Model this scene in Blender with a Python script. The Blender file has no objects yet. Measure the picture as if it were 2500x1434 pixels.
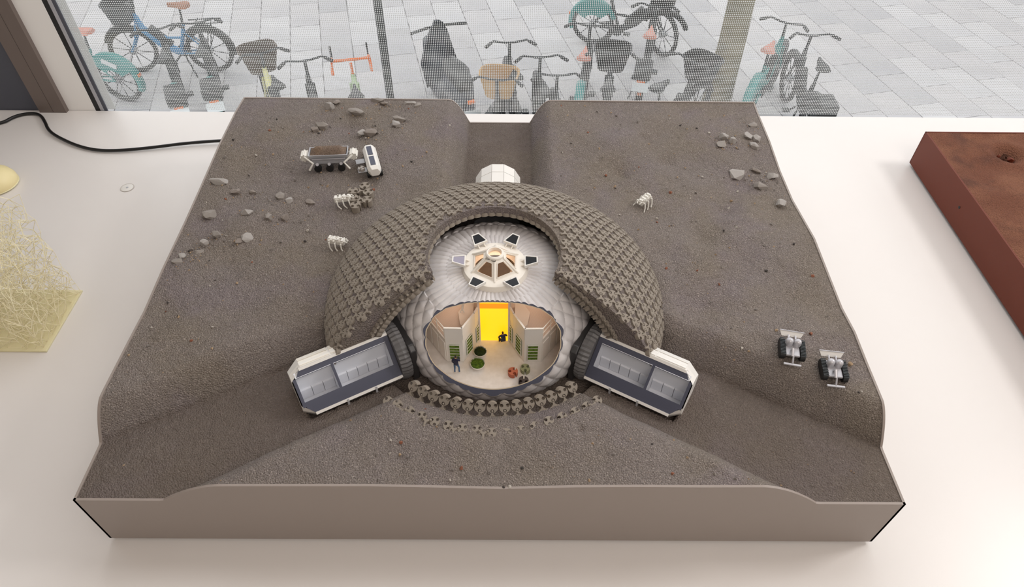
import bpy, bmesh, math, random
import numpy as np
from mathutils import Matrix, Vector, noise as mnoise

scene = bpy.context.scene
COL = scene.collection
R = math.radians
PI = math.pi

# ------------------------------------------------------------------ camera
FPX, PITCH, YAW, ROLL = 1678.87, 0.8176, -0.0078, 0.0123
CAM = Vector((0.0195, -0.3814, 0.8861))
_cp, _sp, _cy, _sy = math.cos(PITCH), math.sin(PITCH), math.cos(YAW), math.sin(YAW)
_fw = Vector((-_sy * _cp, _cy * _cp, -_sp)); _rt = Vector((_cy, _sy, 0)); _up = _rt.cross(_fw)
_r2 = math.cos(ROLL) * _rt + math.sin(ROLL) * _up
_u2 = -math.sin(ROLL) * _rt + math.cos(ROLL) * _up
cam = bpy.data.cameras.new('camera'); cam.sensor_width = 36.0; cam.lens = 36.0 * FPX / 2500.0
cam.clip_start = 0.02; cam.clip_end = 200
camo = bpy.data.objects.new('camera', cam); COL.objects.link(camo)
camo.matrix_world = Matrix(((_r2.x, _u2.x, -_fw.x, CAM.x), (_r2.y, _u2.y, -_fw.y, CAM.y),
                            (_r2.z, _u2.z, -_fw.z, CAM.z), (0, 0, 0, 1)))
scene.camera = camo

# ------------------------------------------------------------------ sky, added lights, exposure
world = bpy.data.worlds.new('overcast'); scene.world = world; world.use_nodes = True
bg = world.node_tree.nodes['Background']
bg.inputs[0].default_value = (0.95, 0.975, 1.0, 1); bg.inputs[1].default_value = 1.45

def area(name, loc, target, sx, sy, watt, col):
    l = bpy.data.lights.new(name, 'AREA'); l.shape = 'RECTANGLE'; l.size = sx; l.size_y = sy
    l.energy = watt; l.color = col
    o = bpy.data.objects.new(name, l); COL.objects.link(o); o.location = loc
    o.rotation_euler = (Vector(target) - Vector(loc)).to_track_quat('-Z', 'Y').to_euler()
    return o
area('added_window_light', (-0.05, 1.30, 1.60), (0.0, 0.25, 0.0), 3.2, 1.7, 21, (0.98, 0.985, 1.0))      # added area light outside the pane, boosting the sky light through it
area('added_room_light', (2.35, 0.62, 2.05), (0.0, 0.40, 0.0), 0.5, 0.5, 21, (1.0, 0.97, 0.95))  # added key light high on the right, no lamp fixture behind it
area('added_room_light', (0.55, -1.0, 2.2), (0.2, 0.1, 0.0), 1.4, 1.4, 25.0, (1.0, 0.90, 0.83))  # added warm fill over the front of the table, no fixture
scene.view_settings.view_transform = 'Standard'; scene.view_settings.look = 'None'
scene.view_settings.gamma = 1.0; scene.view_settings.use_curve_mapping = False
scene.view_settings.exposure = 0.0
scene.cycles.transparent_max_bounces = 16

# ------------------------------------------------------------------ materials
def s2l(c):
    f = lambda v: v / 12.92 if v <= 0.04045 else ((v + 0.055) / 1.055) ** 2.4
    return tuple(f(v / 255.0) for v in c) + (1.0,)

def mat(name, col, rough=0.5, metal=0.0, bump=None, var=None, emit=None, spec=0.5, trans=None):
    """col 0-255; bump=(scale,strength,dist); var=(scale,col2,amount)"""
    m = bpy.data.materials.new(name); m.use_nodes = True
    nt = m.node_tree; N = nt.nodes; L = nt.links; b = N['Principled BSDF']
    b.inputs['Base Color'].default_value = s2l(col); b.inputs['Roughness'].default_value = rough
    b.inputs['Metallic'].default_value = metal; b.inputs['Specular IOR Level'].default_value = spec
    tc = N.new('ShaderNodeTexCoord')
    if var:
        t = N.new('ShaderNodeTexNoise'); t.inputs['Scale'].default_value = var[0]; t.inputs['Detail'].default_value = 5
        L.new(tc.outputs['Object'], t.inputs['Vector'])
        mx = N.new('ShaderNodeMix'); mx.data_type = 'RGBA'
        mx.inputs['A'].default_value = s2l(col); mx.inputs['B'].default_value = s2l(var[1])
        r = N.new('ShaderNodeMapRange'); r.inputs['From Min'].default_value = 0.35; r.inputs['From Max'].default_value = 0.65
        r.inputs['To Max'].default_value = var[2]
        L.new(t.outputs['Fac'], r.inputs['Value']); L.new(r.outputs['Result'], mx.inputs['Factor'])
        L.new(mx.outputs['Result'], b.inputs['Base Color'])
    if bump:
        t2 = N.new('ShaderNodeTexNoise'); t2.inputs['Scale'].default_value = bump[0]; t2.inputs['Detail'].default_value = 3
        L.new(tc.outputs['Object'], t2.inputs['Vector'])
        bp = N.new('ShaderNodeBump'); bp.inputs['Strength'].default_value = bump[1]; bp.inputs['Distance'].default_value = bump[2]
        L.new(t2.outputs['Fac'], bp.inputs['Height']); L.new(bp.outputs['Normal'], b.inputs['Normal'])
    if emit:
        b.inputs['Emission Color'].default_value = s2l(emit[0]); b.inputs['Emission Strength'].default_value = emit[1]
    if trans:
        b.inputs['Transmission Weight'].default_value = trans
    return m

def sand_mat(name, base, dark, warm, cool, scale=1.0, grain=900.0, path=None, rough=0.95, fleck=0.45):
    m = bpy.data.materials.new(name); m.use_nodes = True
    nt = m.node_tree; N = nt.nodes; L = nt.links; b = N['Principled BSDF']
    b.inputs['Roughness'].default_value = rough; b.inputs['Specular IOR Level'].default_value = 0.15
    tc = N.new('ShaderNodeTexCoord')
    def nz(s, d=2, w=None):
        t = N.new('ShaderNodeTexNoise'); t.inputs['Scale'].default_value = s; t.inputs['Detail'].default_value = d
        L.new(tc.outputs['Object'], t.inputs['Vector']); return t.outputs['Fac']
    def rng(sock, a, bb, lo=0.0, hi=1.0):
        r = N.new('ShaderNodeMapRange'); r.inputs['From Min'].default_value = a; r.inputs['From Max'].default_value = bb
        r.inputs['To Min'].default_value = lo; r.inputs['To Max'].default_value = hi
        L.new(sock, r.inputs['Value']); return r.outputs['Result']
    def mix(f, a, c, mode='MIX'):
        x = N.new('ShaderNodeMix'); x.data_type = 'RGBA'; x.blend_type = mode
        if isinstance(f, float): x.inputs['Factor'].default_value = f
        else: L.new(f, x.inputs['Factor'])
        for k, v in (('A', a), ('B', c)):
            if isinstance(v, tuple): x.inputs[k].default_value = v
            else: L.new(v, x.inputs[k])
        return x.outputs['Result']
    c = mix(rng(nz(7 * scale, 3), 0.4, 0.62), s2l(base), s2l(warm))
    c = mix(rng(nz(11 * scale + 0.7, 3), 0.5, 0.68, 0, 0.8), c, s2l(cool))
    g = nz(grain, 1)
    c = mix(rng(g, 0.48, 0.70, 0, 0.6), c, s2l(dark))
    g2 = nz(grain * 0.8, 0)
    c = mix(rng(g2, 0.60, 0.80, 0, fleck), c, s2l((min(255, base[0] + 70), min(255, base[1] + 66), min(255, base[2] + 60))))
    if path:                                   # (height, colour): finer brown sand strewn on the low paths
        sx = N.new('ShaderNodeSeparateXYZ'); L.new(tc.outputs['Object'], sx.inputs[0])
        ad = N.new('ShaderNodeMath'); ad.operation = 'MULTIPLY_ADD'; L.new(nz(140, 2), ad.inputs[0]); ad.inputs[1].default_value = 0.008; L.new(sx.outputs['Z'], ad.inputs[2])
        fine = mix(rng(nz(grain * 1.6, 1), 0.45, 0.7, 0, 0.6), s2l(path[1]), s2l(tuple(int(q * 0.72) for q in path[1])))
        c = mix(rng(ad.outputs[0], path[0] + 0.001, path[0] + 0.010, 0.7, 0.0), c, fine)
    L.new(c, b.inputs['Base Color'])
    v = N.new('ShaderNodeTexVoronoi'); v.inputs['Scale'].default_value = grain * 0.55
    L.new(tc.outputs['Object'], v.inputs['Vector'])
    bp = N.new('ShaderNodeBump'); bp.inputs['Strength'].default_value = 0.9; bp.inputs['Distance'].default_value = 0.0019
    bp.invert = True
    L.new(v.outputs['Distance'], bp.inputs['Height']); L.new(bp.outputs['Normal'], b.inputs['Normal'])
    return m

M = {}
M['sand'] = sand_mat('grey_sand', (128, 119, 114), (74, 66, 62), (127, 117, 107), (128, 118, 118), path=(0.114, (104, 93, 86)))
M['brickclay'] = mat('printed_regolith', (146, 137, 126), 0.9, bump=(900, 0.3, 0.0006), var=(40, (138, 128, 117), 0.6), spec=0.2)
M['mars'] = sand_mat('red_sand', (116, 76, 60), (74, 46, 36), (132, 90, 70), (96, 66, 56), 1.6, 700.0, fleck=0.08)
M['basepaint'] = mat('taupe_paint', (150, 138, 130), 0.45, bump=(900, 0.05, 0.0005))
M['redpaint'] = mat('red_brown_paint', (108, 50, 32), 0.5, spec=0.3, bump=(900, 0.05, 0.0005))
M['table'] = mat('white_laminate', (233, 228, 224), 0.32, var=(2.2, (228, 222, 218), 0.6))
M['white'] = mat('white_plastic', (232, 228, 222), 0.42)
M['cream'] = mat('cream_plastic', (238, 231, 220), 0.4)
M['floorwhite'] = mat('white_floor', (222, 216, 210), 0.5, var=(120, (205, 198, 190), 0.6))
M['coolwhite'] = mat('cool_white_lining', (226, 228, 234), 0.5)
M['ringgrey'] = mat('pale_shadow_gap', (196, 188, 180), 0.6)
M['grey'] = mat('light_grey_plastic', (176, 176, 180), 0.45)
M['silver'] = mat('silver_plastic', (190, 188, 192), 0.3, 0.25)
M['navy'] = mat('slate_section_paint', (74, 76, 92), 0.55)
M['darkmetal'] = mat('dark_grey_plastic', (62, 61, 62), 0.32)
M['bellows'] = mat('grey_rubber', (104, 102, 102), 0.5)
M['black'] = mat('black_rubber', (22, 22, 23), 0.5)
M['inflat'] = mat('quilted_fabric', (218, 213, 211), 0.40, var=(30, (206, 201, 202), 0.6))
M['lining'] = mat('beige_lining', (206, 188, 160), 0.6)
M['brownroom'] = mat('tan_lining', (228, 214, 200), 0.6)
M['slate'] = mat('slate_chip', (152, 144, 137), 0.8, bump=(260, 0.35, 0.001), var=(60, (132, 124, 116), 0.7))
M['slatepale'] = mat('pale_slate_chip', (172, 165, 159), 0.8, bump=(260, 0.35, 0.001), var=(60, (152, 147, 143), 0.7))
M['slatebrown'] = mat('brown_slate_chip', (144, 134, 126), 0.85, bump=(260, 0.35, 0.001), var=(60, (120, 110, 102), 0.7))
for k, c in (('peb_rust', (140, 88, 66)), ('peb_tan', (164, 140, 112)), ('peb_grey', (120, 112, 106)), ('peb_pale', (186, 178, 168)), ('peb_dark', (66, 60, 57))):
    M[k] = mat(k, c, 0.85, bump=(400, 0.4, 0.001))
M['soil'] = sand_mat('brown_soil', (132, 114, 100), (96, 80, 68), (134, 112, 94), (126, 108, 98), 6.0, 1400.0)
M['robot'] = mat('white_resin', (226, 222, 214), 0.5)
M['glassdark'] = mat('dark_glass', (10, 11, 16), 0.12, spec=0.2)
M['glasslilac'] = mat('lilac_glass', (148, 142, 158), 0.15)
M['moss'] = mat('green_moss', (110, 140, 40), 0.9, bump=(600, 0.8, 0.002), var=(300, (60, 88, 22), 0.9))
M['mossdark'] = mat('dark_moss', (54, 72, 28), 0.9, bump=(600, 0.8, 0.002), var=(300, (30, 44, 16), 0.9))
M['terracotta'] = mat('terracotta', (178, 98, 70), 0.6)
M['sage'] = mat('sage_green', (142, 146, 112), 0.6)
M['darkstool'] = mat('dark_brown_plastic', (58, 46, 42), 0.5)
M['orange'] = mat('orange_backlit_panel', (250, 190, 30), 0.3, emit=((255, 196, 22), 1.05))
M['orangeedge'] = mat('orange_acrylic', (238, 140, 20), 0.25, emit=((255, 150, 16), 0.75))
M['resin'] = mat('cream_resin', (240, 230, 196), 0.35, spec=0.4)
M['resinplate'] = mat('cream_resin_plate', (232, 223, 182), 0.3)
M['ball'] = mat('pale_yellow_resin', (236, 220, 168), 0.4)
M['cable'] = mat('black_cable', (18, 17, 17), 0.4)
M['mull_slate'] = mat('slate_panel', (80, 82, 92), 0.5)
M['mull_brown'] = mat('bronze_frame', (112, 100, 94), 0.45)
M['mull_white'] = mat('white_jamb', (246, 244, 242), 0.5)
M['gasket'] = mat('gasket_black', (24, 24, 25), 0.5)
M['gasketgrey'] = mat('gasket_grey', (178, 178, 184), 0.4)
M['wall'] = mat('wall_paint', (214, 208, 200), 0.9)
M['floorroom'] = mat('floor_screed', (150, 142, 134), 0.7)
M['teal'] = mat('teal_paint', (58, 132, 128), 0.4)
M['blue'] = mat('blue_paint', (56, 132, 180), 0.4)
M['bikeblack'] = mat('bike_black', (30, 32, 33), 0.45)
M['bikedark'] = mat('bike_charcoal', (46, 50, 52), 0.5)
M['tan'] = mat('saddle_brown', (150, 96, 66), 0.6)
M['pink'] = mat('saddle_salmon', (196, 134, 118), 0.6)
M['creambike'] = mat('cream_bike_paint', (224, 220, 160), 0.4)
M['greenbike'] = mat('pale_green_paint', (180, 202, 160), 0.4)
M['orangetape'] = mat('orange_tape', (214, 112, 56), 0.6)
M['wicker'] = mat('wicker', (186, 150, 104), 0.8, bump=(80, 0.8, 0.01))
M['wickerdark'] = mat('dark_wicker', (76, 62, 50), 0.8, bump=(80, 0.8, 0.01))
M['steel'] = mat('steel', (150, 152, 154), 0.3, 0.8)
M['plate'] = mat('white_plate', (206, 210, 210), 0.5)
M['reflector'] = mat('orange_reflector', (226, 110, 30), 0.4)
M['moped'] = mat('moped_navy', (40, 46, 56), 0.35)
M['bark'] = mat('tree_bark', (132, 122, 98), 0.9, bump=(14, 0.8, 0.03), var=(5, (96, 92, 70), 0.9))
M['leaf'] = mat('leaf_green', (134, 160, 66), 0.7)
M['pole'] = mat('pole_dark', (42, 46, 46), 0.5)
M['joint'] = mat('paving_joint', (180, 178, 176), 0.9)
for i, c in enumerate(((196, 192, 191), (202, 199, 198), (188, 185, 185))):
    M['slab%d' % i] = mat('granite_slab', c, 0.85, var=(1.3, (c[0] - 12, c[1] - 11, c[2] - 9), 0.8))
M['skin'] = mat('painted_skin', (198, 148, 118), 0.6)
M['hair'] = mat('painted_hair', (26, 20, 18), 0.6)
M['sweater'] = mat('painted_navy', (26, 32, 62), 0.6)
M['jeans'] = mat('painted_denim', (54, 92, 132), 0.6)
M['maroon'] = mat('painted_maroon', (70, 26, 30), 0.6)
M['grate'] = None

def grate_mat():
    m = bpy.data.materials.new('perforated_floor'); m.use_nodes = True
    N = m.node_tree.nodes; L = m.node_tree.links; b = N['Principled BSDF']; b.inputs['Roughness'].default_value = 0.6
    tc = N.new('ShaderNodeTexCoord'); mp = N.new('ShaderNodeMapping'); mp.inputs['Rotation'].default_value = (0, 0, R(35))
    L.new(tc.outputs['Object'], mp.inputs['Vector'])
    w = N.new('ShaderNodeTexWave'); w.inputs['Scale'].default_value = 250; w.wave_type = 'BANDS'
    L.new(mp.outputs['Vector'], w.inputs['Vector'])
    mx = N.new('ShaderNodeMix'); mx.data_type = 'RGBA'; mx.inputs['A'].default_value = s2l((226, 208, 194)); mx.inputs['B'].default_value = s2l((190, 168, 152))
    L.new(w.outputs['Fac'], mx.inputs['Factor']); L.new(mx.outputs['Result'], b.inputs['Base Color'])
    return m
M['grate'] = grate_mat()

def frit_mat():
    """clear pane with a printed grid of round white dots (4 mm pitch)"""
    m = bpy.data.materials.new('dotted_glass'); m.use_nodes = True
    nt = m.node_tree; N = nt.nodes; L = nt.links
    for n in list(N): N.remove(n)
    out = N.new('ShaderNodeOutputMaterial'); tc = N.new('ShaderNodeTexCoord'); sp = N.new('ShaderNodeSeparateXYZ')
    L.new(tc.outputs['Object'], sp.inputs[0])
    def mth(op, a, b=None):
        n = N.new('ShaderNodeMath'); n.operation = op
        for i, v in enumerate((a, b)):
            if v is None: continue
            if isinstance(v, (int, float)): n.inputs[i].default_value = v
            else: L.new(v, n.inputs[i])
        return n.outputs[0]
    P = 0.004
    fx = mth('SUBTRACT', mth('FRACT', mth('DIVIDE', sp.outputs['X'], P)), 0.5)
    fz = mth('SUBTRACT', mth('FRACT', mth('DIVIDE', sp.outputs['Z'], P)), 0.5)
    d = mth('SQRT', mth('ADD', mth('MULTIPLY', fx, fx), mth('MULTIPLY', fz, fz)))
    dot = mth('LESS_THAN', d, 0.295)
    band = mth('LESS_THAN', sp.outputs['X'], -0.9005)             # solid printed margin beside the jamb, small clear pinholes
    hole = mth('GREATER_THAN', mth('ADD', mth('ABSOLUTE', fx), mth('ABSOLUTE', fz)), 0.78)
    solid = mth('MULTIPLY', band, mth('SUBTRACT', 1.0, hole))
    fac = mth('MAXIMUM', dot, solid)
    tr = N.new('ShaderNodeBsdfTransparent'); gl = N.new('ShaderNodeBsdfGlossy'); gl.inputs['Roughness'].default_value = 0.02
    lw = N.new('ShaderNodeMixShader'); lw.inputs[0].default_value = 0.03
    L.new(tr.outputs[0], lw.inputs[1]); L.new(gl.outputs[0], lw.inputs[2])
    df = N.new('ShaderNodeBsdfDiffuse'); df.inputs['Color'].default_value = s2l((220, 220, 218))
    tl = N.new('ShaderNodeBsdfTranslucent'); tl.inputs['Color'].default_value = s2l((214, 216, 216))
    dm = N.new('ShaderNodeMixShader'); dm.inputs[0].default_value = 0.5
    L.new(df.outputs[0], dm.inputs[1]); L.new(tl.outputs[0], dm.inputs[2])
    mx = N.new('ShaderNodeMixShader'); L.new(fac, mx.inputs[0]); L.new(lw.outputs[0], mx.inputs[1]); L.new(dm.outputs[0], mx.inputs[2])
    L.new(mx.outputs[0], out.inputs['Surface'])
    return m
M['frit'] = frit_mat()

def pane_mat():
    m = bpy.data.materials.new('warm_pane'); m.use_nodes = True
    N = m.node_tree.nodes; L = m.node_tree.links
    for n in list(N): N.remove(n)
    out = N.new('ShaderNodeOutputMaterial'); tr = N.new('ShaderNodeBsdfTransparent'); tr.inputs[0].default_value = (1.0, 0.9, 0.82, 1)
    g = N.new('ShaderNodeBsdfGlossy'); g.inputs['Roughness'].default_value = 0.05
    mx = N.new('ShaderNodeMixShader'); mx.inputs[0].default_value = 0.08
    L.new(tr.outputs[0], mx.inputs[1]); L.new(g.outputs[0], mx.inputs[2]); L.new(mx.outputs[0], out.inputs[0])
    return m
M['pane'] = pane_mat()

# ------------------------------------------------------------------ helpers
class MB:
    """collects shapes, builds ONE mesh object"""
    def __init__(s): s.v = []; s.f = []; s.mi = []; s.cur = 0
    def add(s, vs, fs):
        o = len(s.v); s.v += [tuple(p) for p in vs]; s.f += [tuple(o + i for i in f) for f in fs]; s.mi += [s.cur] * len(fs); return s
    def box(s, c, d, m=None):
        hx, hy, hz = d[0] / 2, d[1] / 2, d[2] / 2
        vs = [Vector((x, y, z)) for x in (-hx, hx) for y in (-hy, hy) for z in (-hz, hz)]
        if m is not None: vs = [m @ v for v in vs]
        vs = [v + Vector(c) for v in vs]
        return s.add(vs, [(0, 1, 3, 2), (4, 6, 7, 5), (0, 4, 5, 1), (2, 3, 7, 6), (0, 2, 6, 4), (1, 5, 7, 3)])
    def prism(s, poly, z0, z1, mp=None):
        n = len(poly); vs = [(x, y, z0) for x, y in poly] + [(x, y, z1) for x, y in poly]
        if mp: vs = [mp(Vector(v)) for v in vs]
        return s.add(vs, [tuple(range(n - 1, -1, -1)), tuple(range(n, 2 * n))] + [(i, (i + 1) % n, n + (i + 1) % n, n + i) for i in range(n)])
    def cyl(s, a, b, r0, r1=None, n=12, caps=True):
        a, b = Vector(a), Vector(b); r1 = r0 if r1 is None else r1
        d = (b - a).normalized(); q = d.to_track_quat('Z', 'Y').to_matrix()
        vs = []
        for p, r in ((a, r0), (b, r1)):
            for i in range(n):
                t = 2 * PI * i / n; vs.append(p + q @ Vector((math.cos(t) * r, math.sin(t) * r, 0)))
        fs = [(i, (i + 1) % n, n + (i + 1) % n, n + i) for i in range(n)]
        if caps: fs += [tuple(range(n - 1, -1, -1)), tuple(range(n, 2 * n))]
        return s.add(vs, fs)
    def tube(s, pts, r, n=8, closed=False):
        pts = [Vector(p) for p in pts]; m = len(pts); vs = []; fs = []
        rr = r if isinstance(r, (list, tuple)) else [r] * m
        ref = None
        for i, p in enumerate(pts):
            if closed: d = pts[(i + 1) % m] - pts[i - 1]
            else: d = pts[min(i + 1, m - 1)] - pts[max(i - 1, 0)]
            d.normalize()
            if ref is None: ref = Vector((0, 0, 1)) if abs(d.z) < 0.9 else Vector((1, 0, 0))
            u = ref - d * ref.dot(d)
            if u.length < 1e-6: u = d.orthogonal()
            u.normalize(); ref = u; w = d.cross(u)
            for k in range(n):
                t = 2 * PI * k / n; vs.append(p + (u * math.cos(t) + w * math.sin(t)) * rr[i])
        for i in range(m if closed else m - 1):
            j = (i + 1) % m
            fs += [(i * n + k, i * n + (k + 1) % n, j * n + (k + 1) % n, j * n + k) for k in range(n)]
        if not closed: fs += [tuple(range(n - 1, -1, -1)), tuple((m - 1) * n + k for k in range(n))]
        return s.add(vs, fs)
    def lathe(s, prof, n=32, c=(0, 0, 0), a0=0.0, a1=2 * PI, mp=None):
        full = abs(a1 - a0 - 2 * PI) < 1e-6; k = n if full else n + 1; vs = []; fs = []
        for i in range(k):
            t = a0 + (a1 - a0) * i / n
            for r, z in prof: vs.append(Vector((c[0] + r * math.cos(t), c[1] + r * math.sin(t), c[2] + z)))
        m = len(prof)
        for i in range(n):
            j = (i + 1) % k
            fs += [(i * m + q, j * m + q, j * m + q + 1, i * m + q + 1) for q in range(m - 1)]
        if mp: vs = [mp(v) for v in vs]
        return s.add(vs, fs)
    def ball(s, c, r, n=10, m=6, sq=(1, 1, 1)):
        prof = [(math.sin(PI * i / m), -math.cos(PI * i / m)) for i in range(m + 1)]
        vs = [Vector((c[0] + r * sq[0] * p * math.cos(2 * PI * k / n), c[1] + r * sq[1] * p * math.sin(2 * PI * k / n), c[2] + r * sq[2] * z)) for p, z in prof for k in range(n)]
        return s.add(vs, [(i * n + k, i * n + (k + 1) % n, (i + 1) * n + (k + 1) % n, (i + 1) * n + k) for i in range(m) for k in range(n)])
    def mesh(s, name, mats, smooth=False):
        me = bpy.data.meshes.new(name); me.from_pydata(s.v, [], s.f); 
        for m_ in (mats if isinstance(mats, (list, tuple)) else [mats]): me.materials.append(m_)
        if len(set(s.mi)) > 1: me.polygons.foreach_set('material_index', s.mi)
        bm = bmesh.new(); bm.from_mesh(me)
        bmesh.ops.remove_doubles(bm, verts=bm.verts, dist=1e-7)
        bmesh.ops.recalc_face_normals(bm, faces=bm.faces); bm.to_mesh(me); bm.free()
        if smooth:
            me.polygons.foreach_set('use_smooth', [True] * len(me.polygons))
            if smooth != 'all':
                try: me.set_sharp_from_angle(angle=R(smooth if smooth is not True else 40))
                except Exception: pass
        me.update(); return me
    def build(s, name, mats, parent=None, smooth=False, **kw):
        return link(name, s.mesh(name, mats, smooth), parent, **kw)

WORLD_BUILT = {}
def link(name, me, parent=None, loc=None, rot=None, label=None, cat=None, group=None, kind=None, bevel=None):
    o = bpy.data.objects.new(name, me); COL.objects.link(o)
    if loc is not None: o.location = loc
    if rot is not None: o.rotation_euler = rot
    if parent is not None:
        o.parent = parent
        if loc is None and parent.name in WORLD_BUILT:
            o.matrix_parent_inverse = Matrix.Translation(-Vector(WORLD_BUILT[parent.name]))
    if label: o['label'] = label
    if cat: o['category'] = cat
    if group: o['group'] = group
    if kind: o['kind'] = kind
    if bevel:
        b = o.modifiers.new('bevel', 'BEVEL'); b.width = bevel; b.segments = 2; b.limit_method = 'ANGLE'
    return o

def thing(name, label, cat, base=(0, 0, 0), group=None, local=False, rotz=0.0, kind=None):
    """Empty at the base; local=False: children are built in world coordinates"""
    e = bpy.data.objects.new(name, None); COL.objects.link(e); e.location = base; e.empty_display_size = 0.02
    e.rotation_euler = (0, 0, rotz); e['label'] = label
    if cat: e['category'] = cat
    if group: e['group'] = group
    if kind: e['kind'] = kind
    if not local: WORLD_BUILT[e.name] = tuple(base)
    return e

def sub(o, parent):
    """parent a sub-part that was built in the same coordinates as its part"""
    o.parent = parent; o.matrix_parent_inverse = Matrix.Identity(4); return o

def copy_tree(o, parent=None):
    c = o.copy(); COL.objects.link(c)
    if parent is not None: c.parent = parent
    for ch in list(o.children): copy_tree(ch, c)
    return c

def smooth01(t): t = max(0.0, min(1.0, t)); return t * t * (3 - 2 * t)
rnd = random.Random(7)

# ================================================================== the setting
YW = 1.027            # glass plane
ZG = -4.10            # street level (the room is one floor up)
def sbox(name, c, d, m, **kw): return MB().box(c, d).build(name, m, kind='structure', **kw)
sbox('floor', (0.3, -0.85, -0.80), (5.2, 4.0, 0.10), M['floorroom'], label='grey screed floor of the display room')
sbox('wall_back', (0.3, YW + 0.045, -0.50), (5.2, 0.06, 0.72), M['wall'], label='low wall below the dotted window')
sbox('wall_left', (-2.15, -0.85, 0.75), (0.10, 4.0, 3.10), M['wall'], label='painted wall left of the table')
sbox('wall_front', (0.3, -2.8, 0.75), (5.2, 0.10, 3.10), M['wall'], label='painted wall behind the viewer')
sbox('wall_sky_block', (2.92, -0.85, 0.05), (0.06, 4.0, 1.60), M['wall'], label='added unseen parapet wall blocking low side sky light')  # unseen wall added to hold back low sky light from the right
sbox('wall_sky_block', (2.92, -0.85, 2.10), (0.06, 4.0, 0.40), M['wall'], label='added unseen lintel blocking high side sky light')  # unseen upper strip added to narrow the side opening to the sky
sbox('ceiling', (0.3, -0.85, 2.35), (5.2, 4.0, 0.10), M['wall'], label='white ceiling above the table')

# window: one big pane with printed white dots, jamb profiles on its left
win = MB().box((0.79, YW + 0.006, 1.15), (3.44, 0.001, 2.30)).build('window_1', M['frit'], kind='structure', label='large window pane printed with a grid of white dots')
jx = [(-2.10, -1.0697, 0.00, M['mull_slate'], 'slate_panel'), (-1.0697, -1.0385, -0.012, M['mull_brown'], 'bronze_profile'),
      (-1.0375, -1.0082, -0.012, M['mull_brown'], 'bronze_profile'), (-1.0082, -0.9466, 0.0, M['mull_white'], 'jamb'),
      (-0.9466, -0.9352, 0.001, M['gasket'], 'gasket'), (-0.9352, -0.9275, 0.001, M['gasketgrey'], 'gasket'), (-0.9275, -0.9205, 0.002, M['mull_slate'], 'gasket')]
fr = thing('trim_1', 'window jamb of slate, bronze and white upright profiles', None, (-1.05, YW, 0), kind='structure')
for x0, x1, off, m, nm in jx:
    dp = 0.06 if x1 < -0.95 else 0.0055 - off
    MB().box(((x0 + x1) / 2, YW + off + dp / 2, 1.14), (x1 - x0, dp, 2.32)).build(nm, m, fr)
MB().box(((-1.0385 - 1.0375) / 2, YW + 0.02, 1.14), (0.001, 0.05, 2.32)).build('groove', M['gasket'], fr)

# display table
tb = thing('display_table', 'long white table top against the window', 'table', (0.1, 0.0, -0.75))
MB().box((0.1, 0.0135, -0.02), (4.0, 2.025, 0.04)).build('table_top', M['table'], tb, bevel=0.002)
for x in (-1.7, 1.9):
    for y in (-0.85, 0.9): MB().box((x, y, -0.395), (0.06, 0.06, 0.71)).build('leg', M['white'], tb)
g = thing('cable_grommet', 'small round white cap with a screw set in the table', 'cap', (-0.7622, 0.739, 0))
MB().lathe([(0.0, 0.0008), (0.0115, 0.0008), (0.0128, 0.0004), (0.0133, 0.0)], 40, (-0.7622, 0.739, 0.0002)).build('cap_disc', M['white'], g, smooth=30)
MB().lathe([(0.0118, 0.0006), (0.0134, 0.0006), (0.0136, 0.0)], 40, (-0.7622, 0.739, 0.0004)).build('shadow_gap', M['ringgrey'], g, smooth=30)
MB().lathe([(0.0, 0.0014), (0.0022, 0.0012), (0.0026, 0.0008)], 16, (-0.7622, 0.739, 0.0002)).build('screw', M['grey'], g, smooth=True)

# ================================================================== the street
gnd = MB().box((0.6, 11.0, ZG - 0.06), (30, 18, 0.10)).build('ground', M['joint'], kind='structure', label='paved street below the window')
ANG = R(12.7); SX, SY = 0.45, 0.80
slab_me = []
for i in range(3):
    mb = MB().box((0, 0, 0), (SX - 0.009, SY - 0.009, 0.03)); slab_me.append(mb.mesh('slab', M['slab%d' % i]))
cells = []
ca, sa = math.cos(ANG), math.sin(ANG)
for i in range(-44, 45):
    for j in range(-8, 20):
        lx = i * SX; ly = 6.0 + j * SY + (SY / 2 if i % 2 else 0.0)
        x = ca * lx - sa * ly; y = sa * lx + ca * ly
        if 4.0 < y < 17.5 and abs(x - 0.6) < 13.5: cells.append((math.hypot(x * 0.55, y - 6.8) if y > 6.6 and abs(x) < 0.86 * y + 0.6 else 99 + y, x, y))
cells.sort()
far = MB()
for k, (zc, x, y) in enumerate(cells):
    q = rnd.randrange(3); dz = rnd.uniform(-0.002, 0.002)
    if k < 300: link('slab', slab_me[q], gnd, loc=(x, y, ZG + dz), rot=(0, 0, ANG))
    else: far.box((x, y, ZG + dz), (SX - 0.009, SY - 0.009, 0.03), Matrix.Rotation(ANG, 3, 'Z'))
if far.v: far.build('slab_field', M['slab0'], gnd, kind='stuff')

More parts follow.
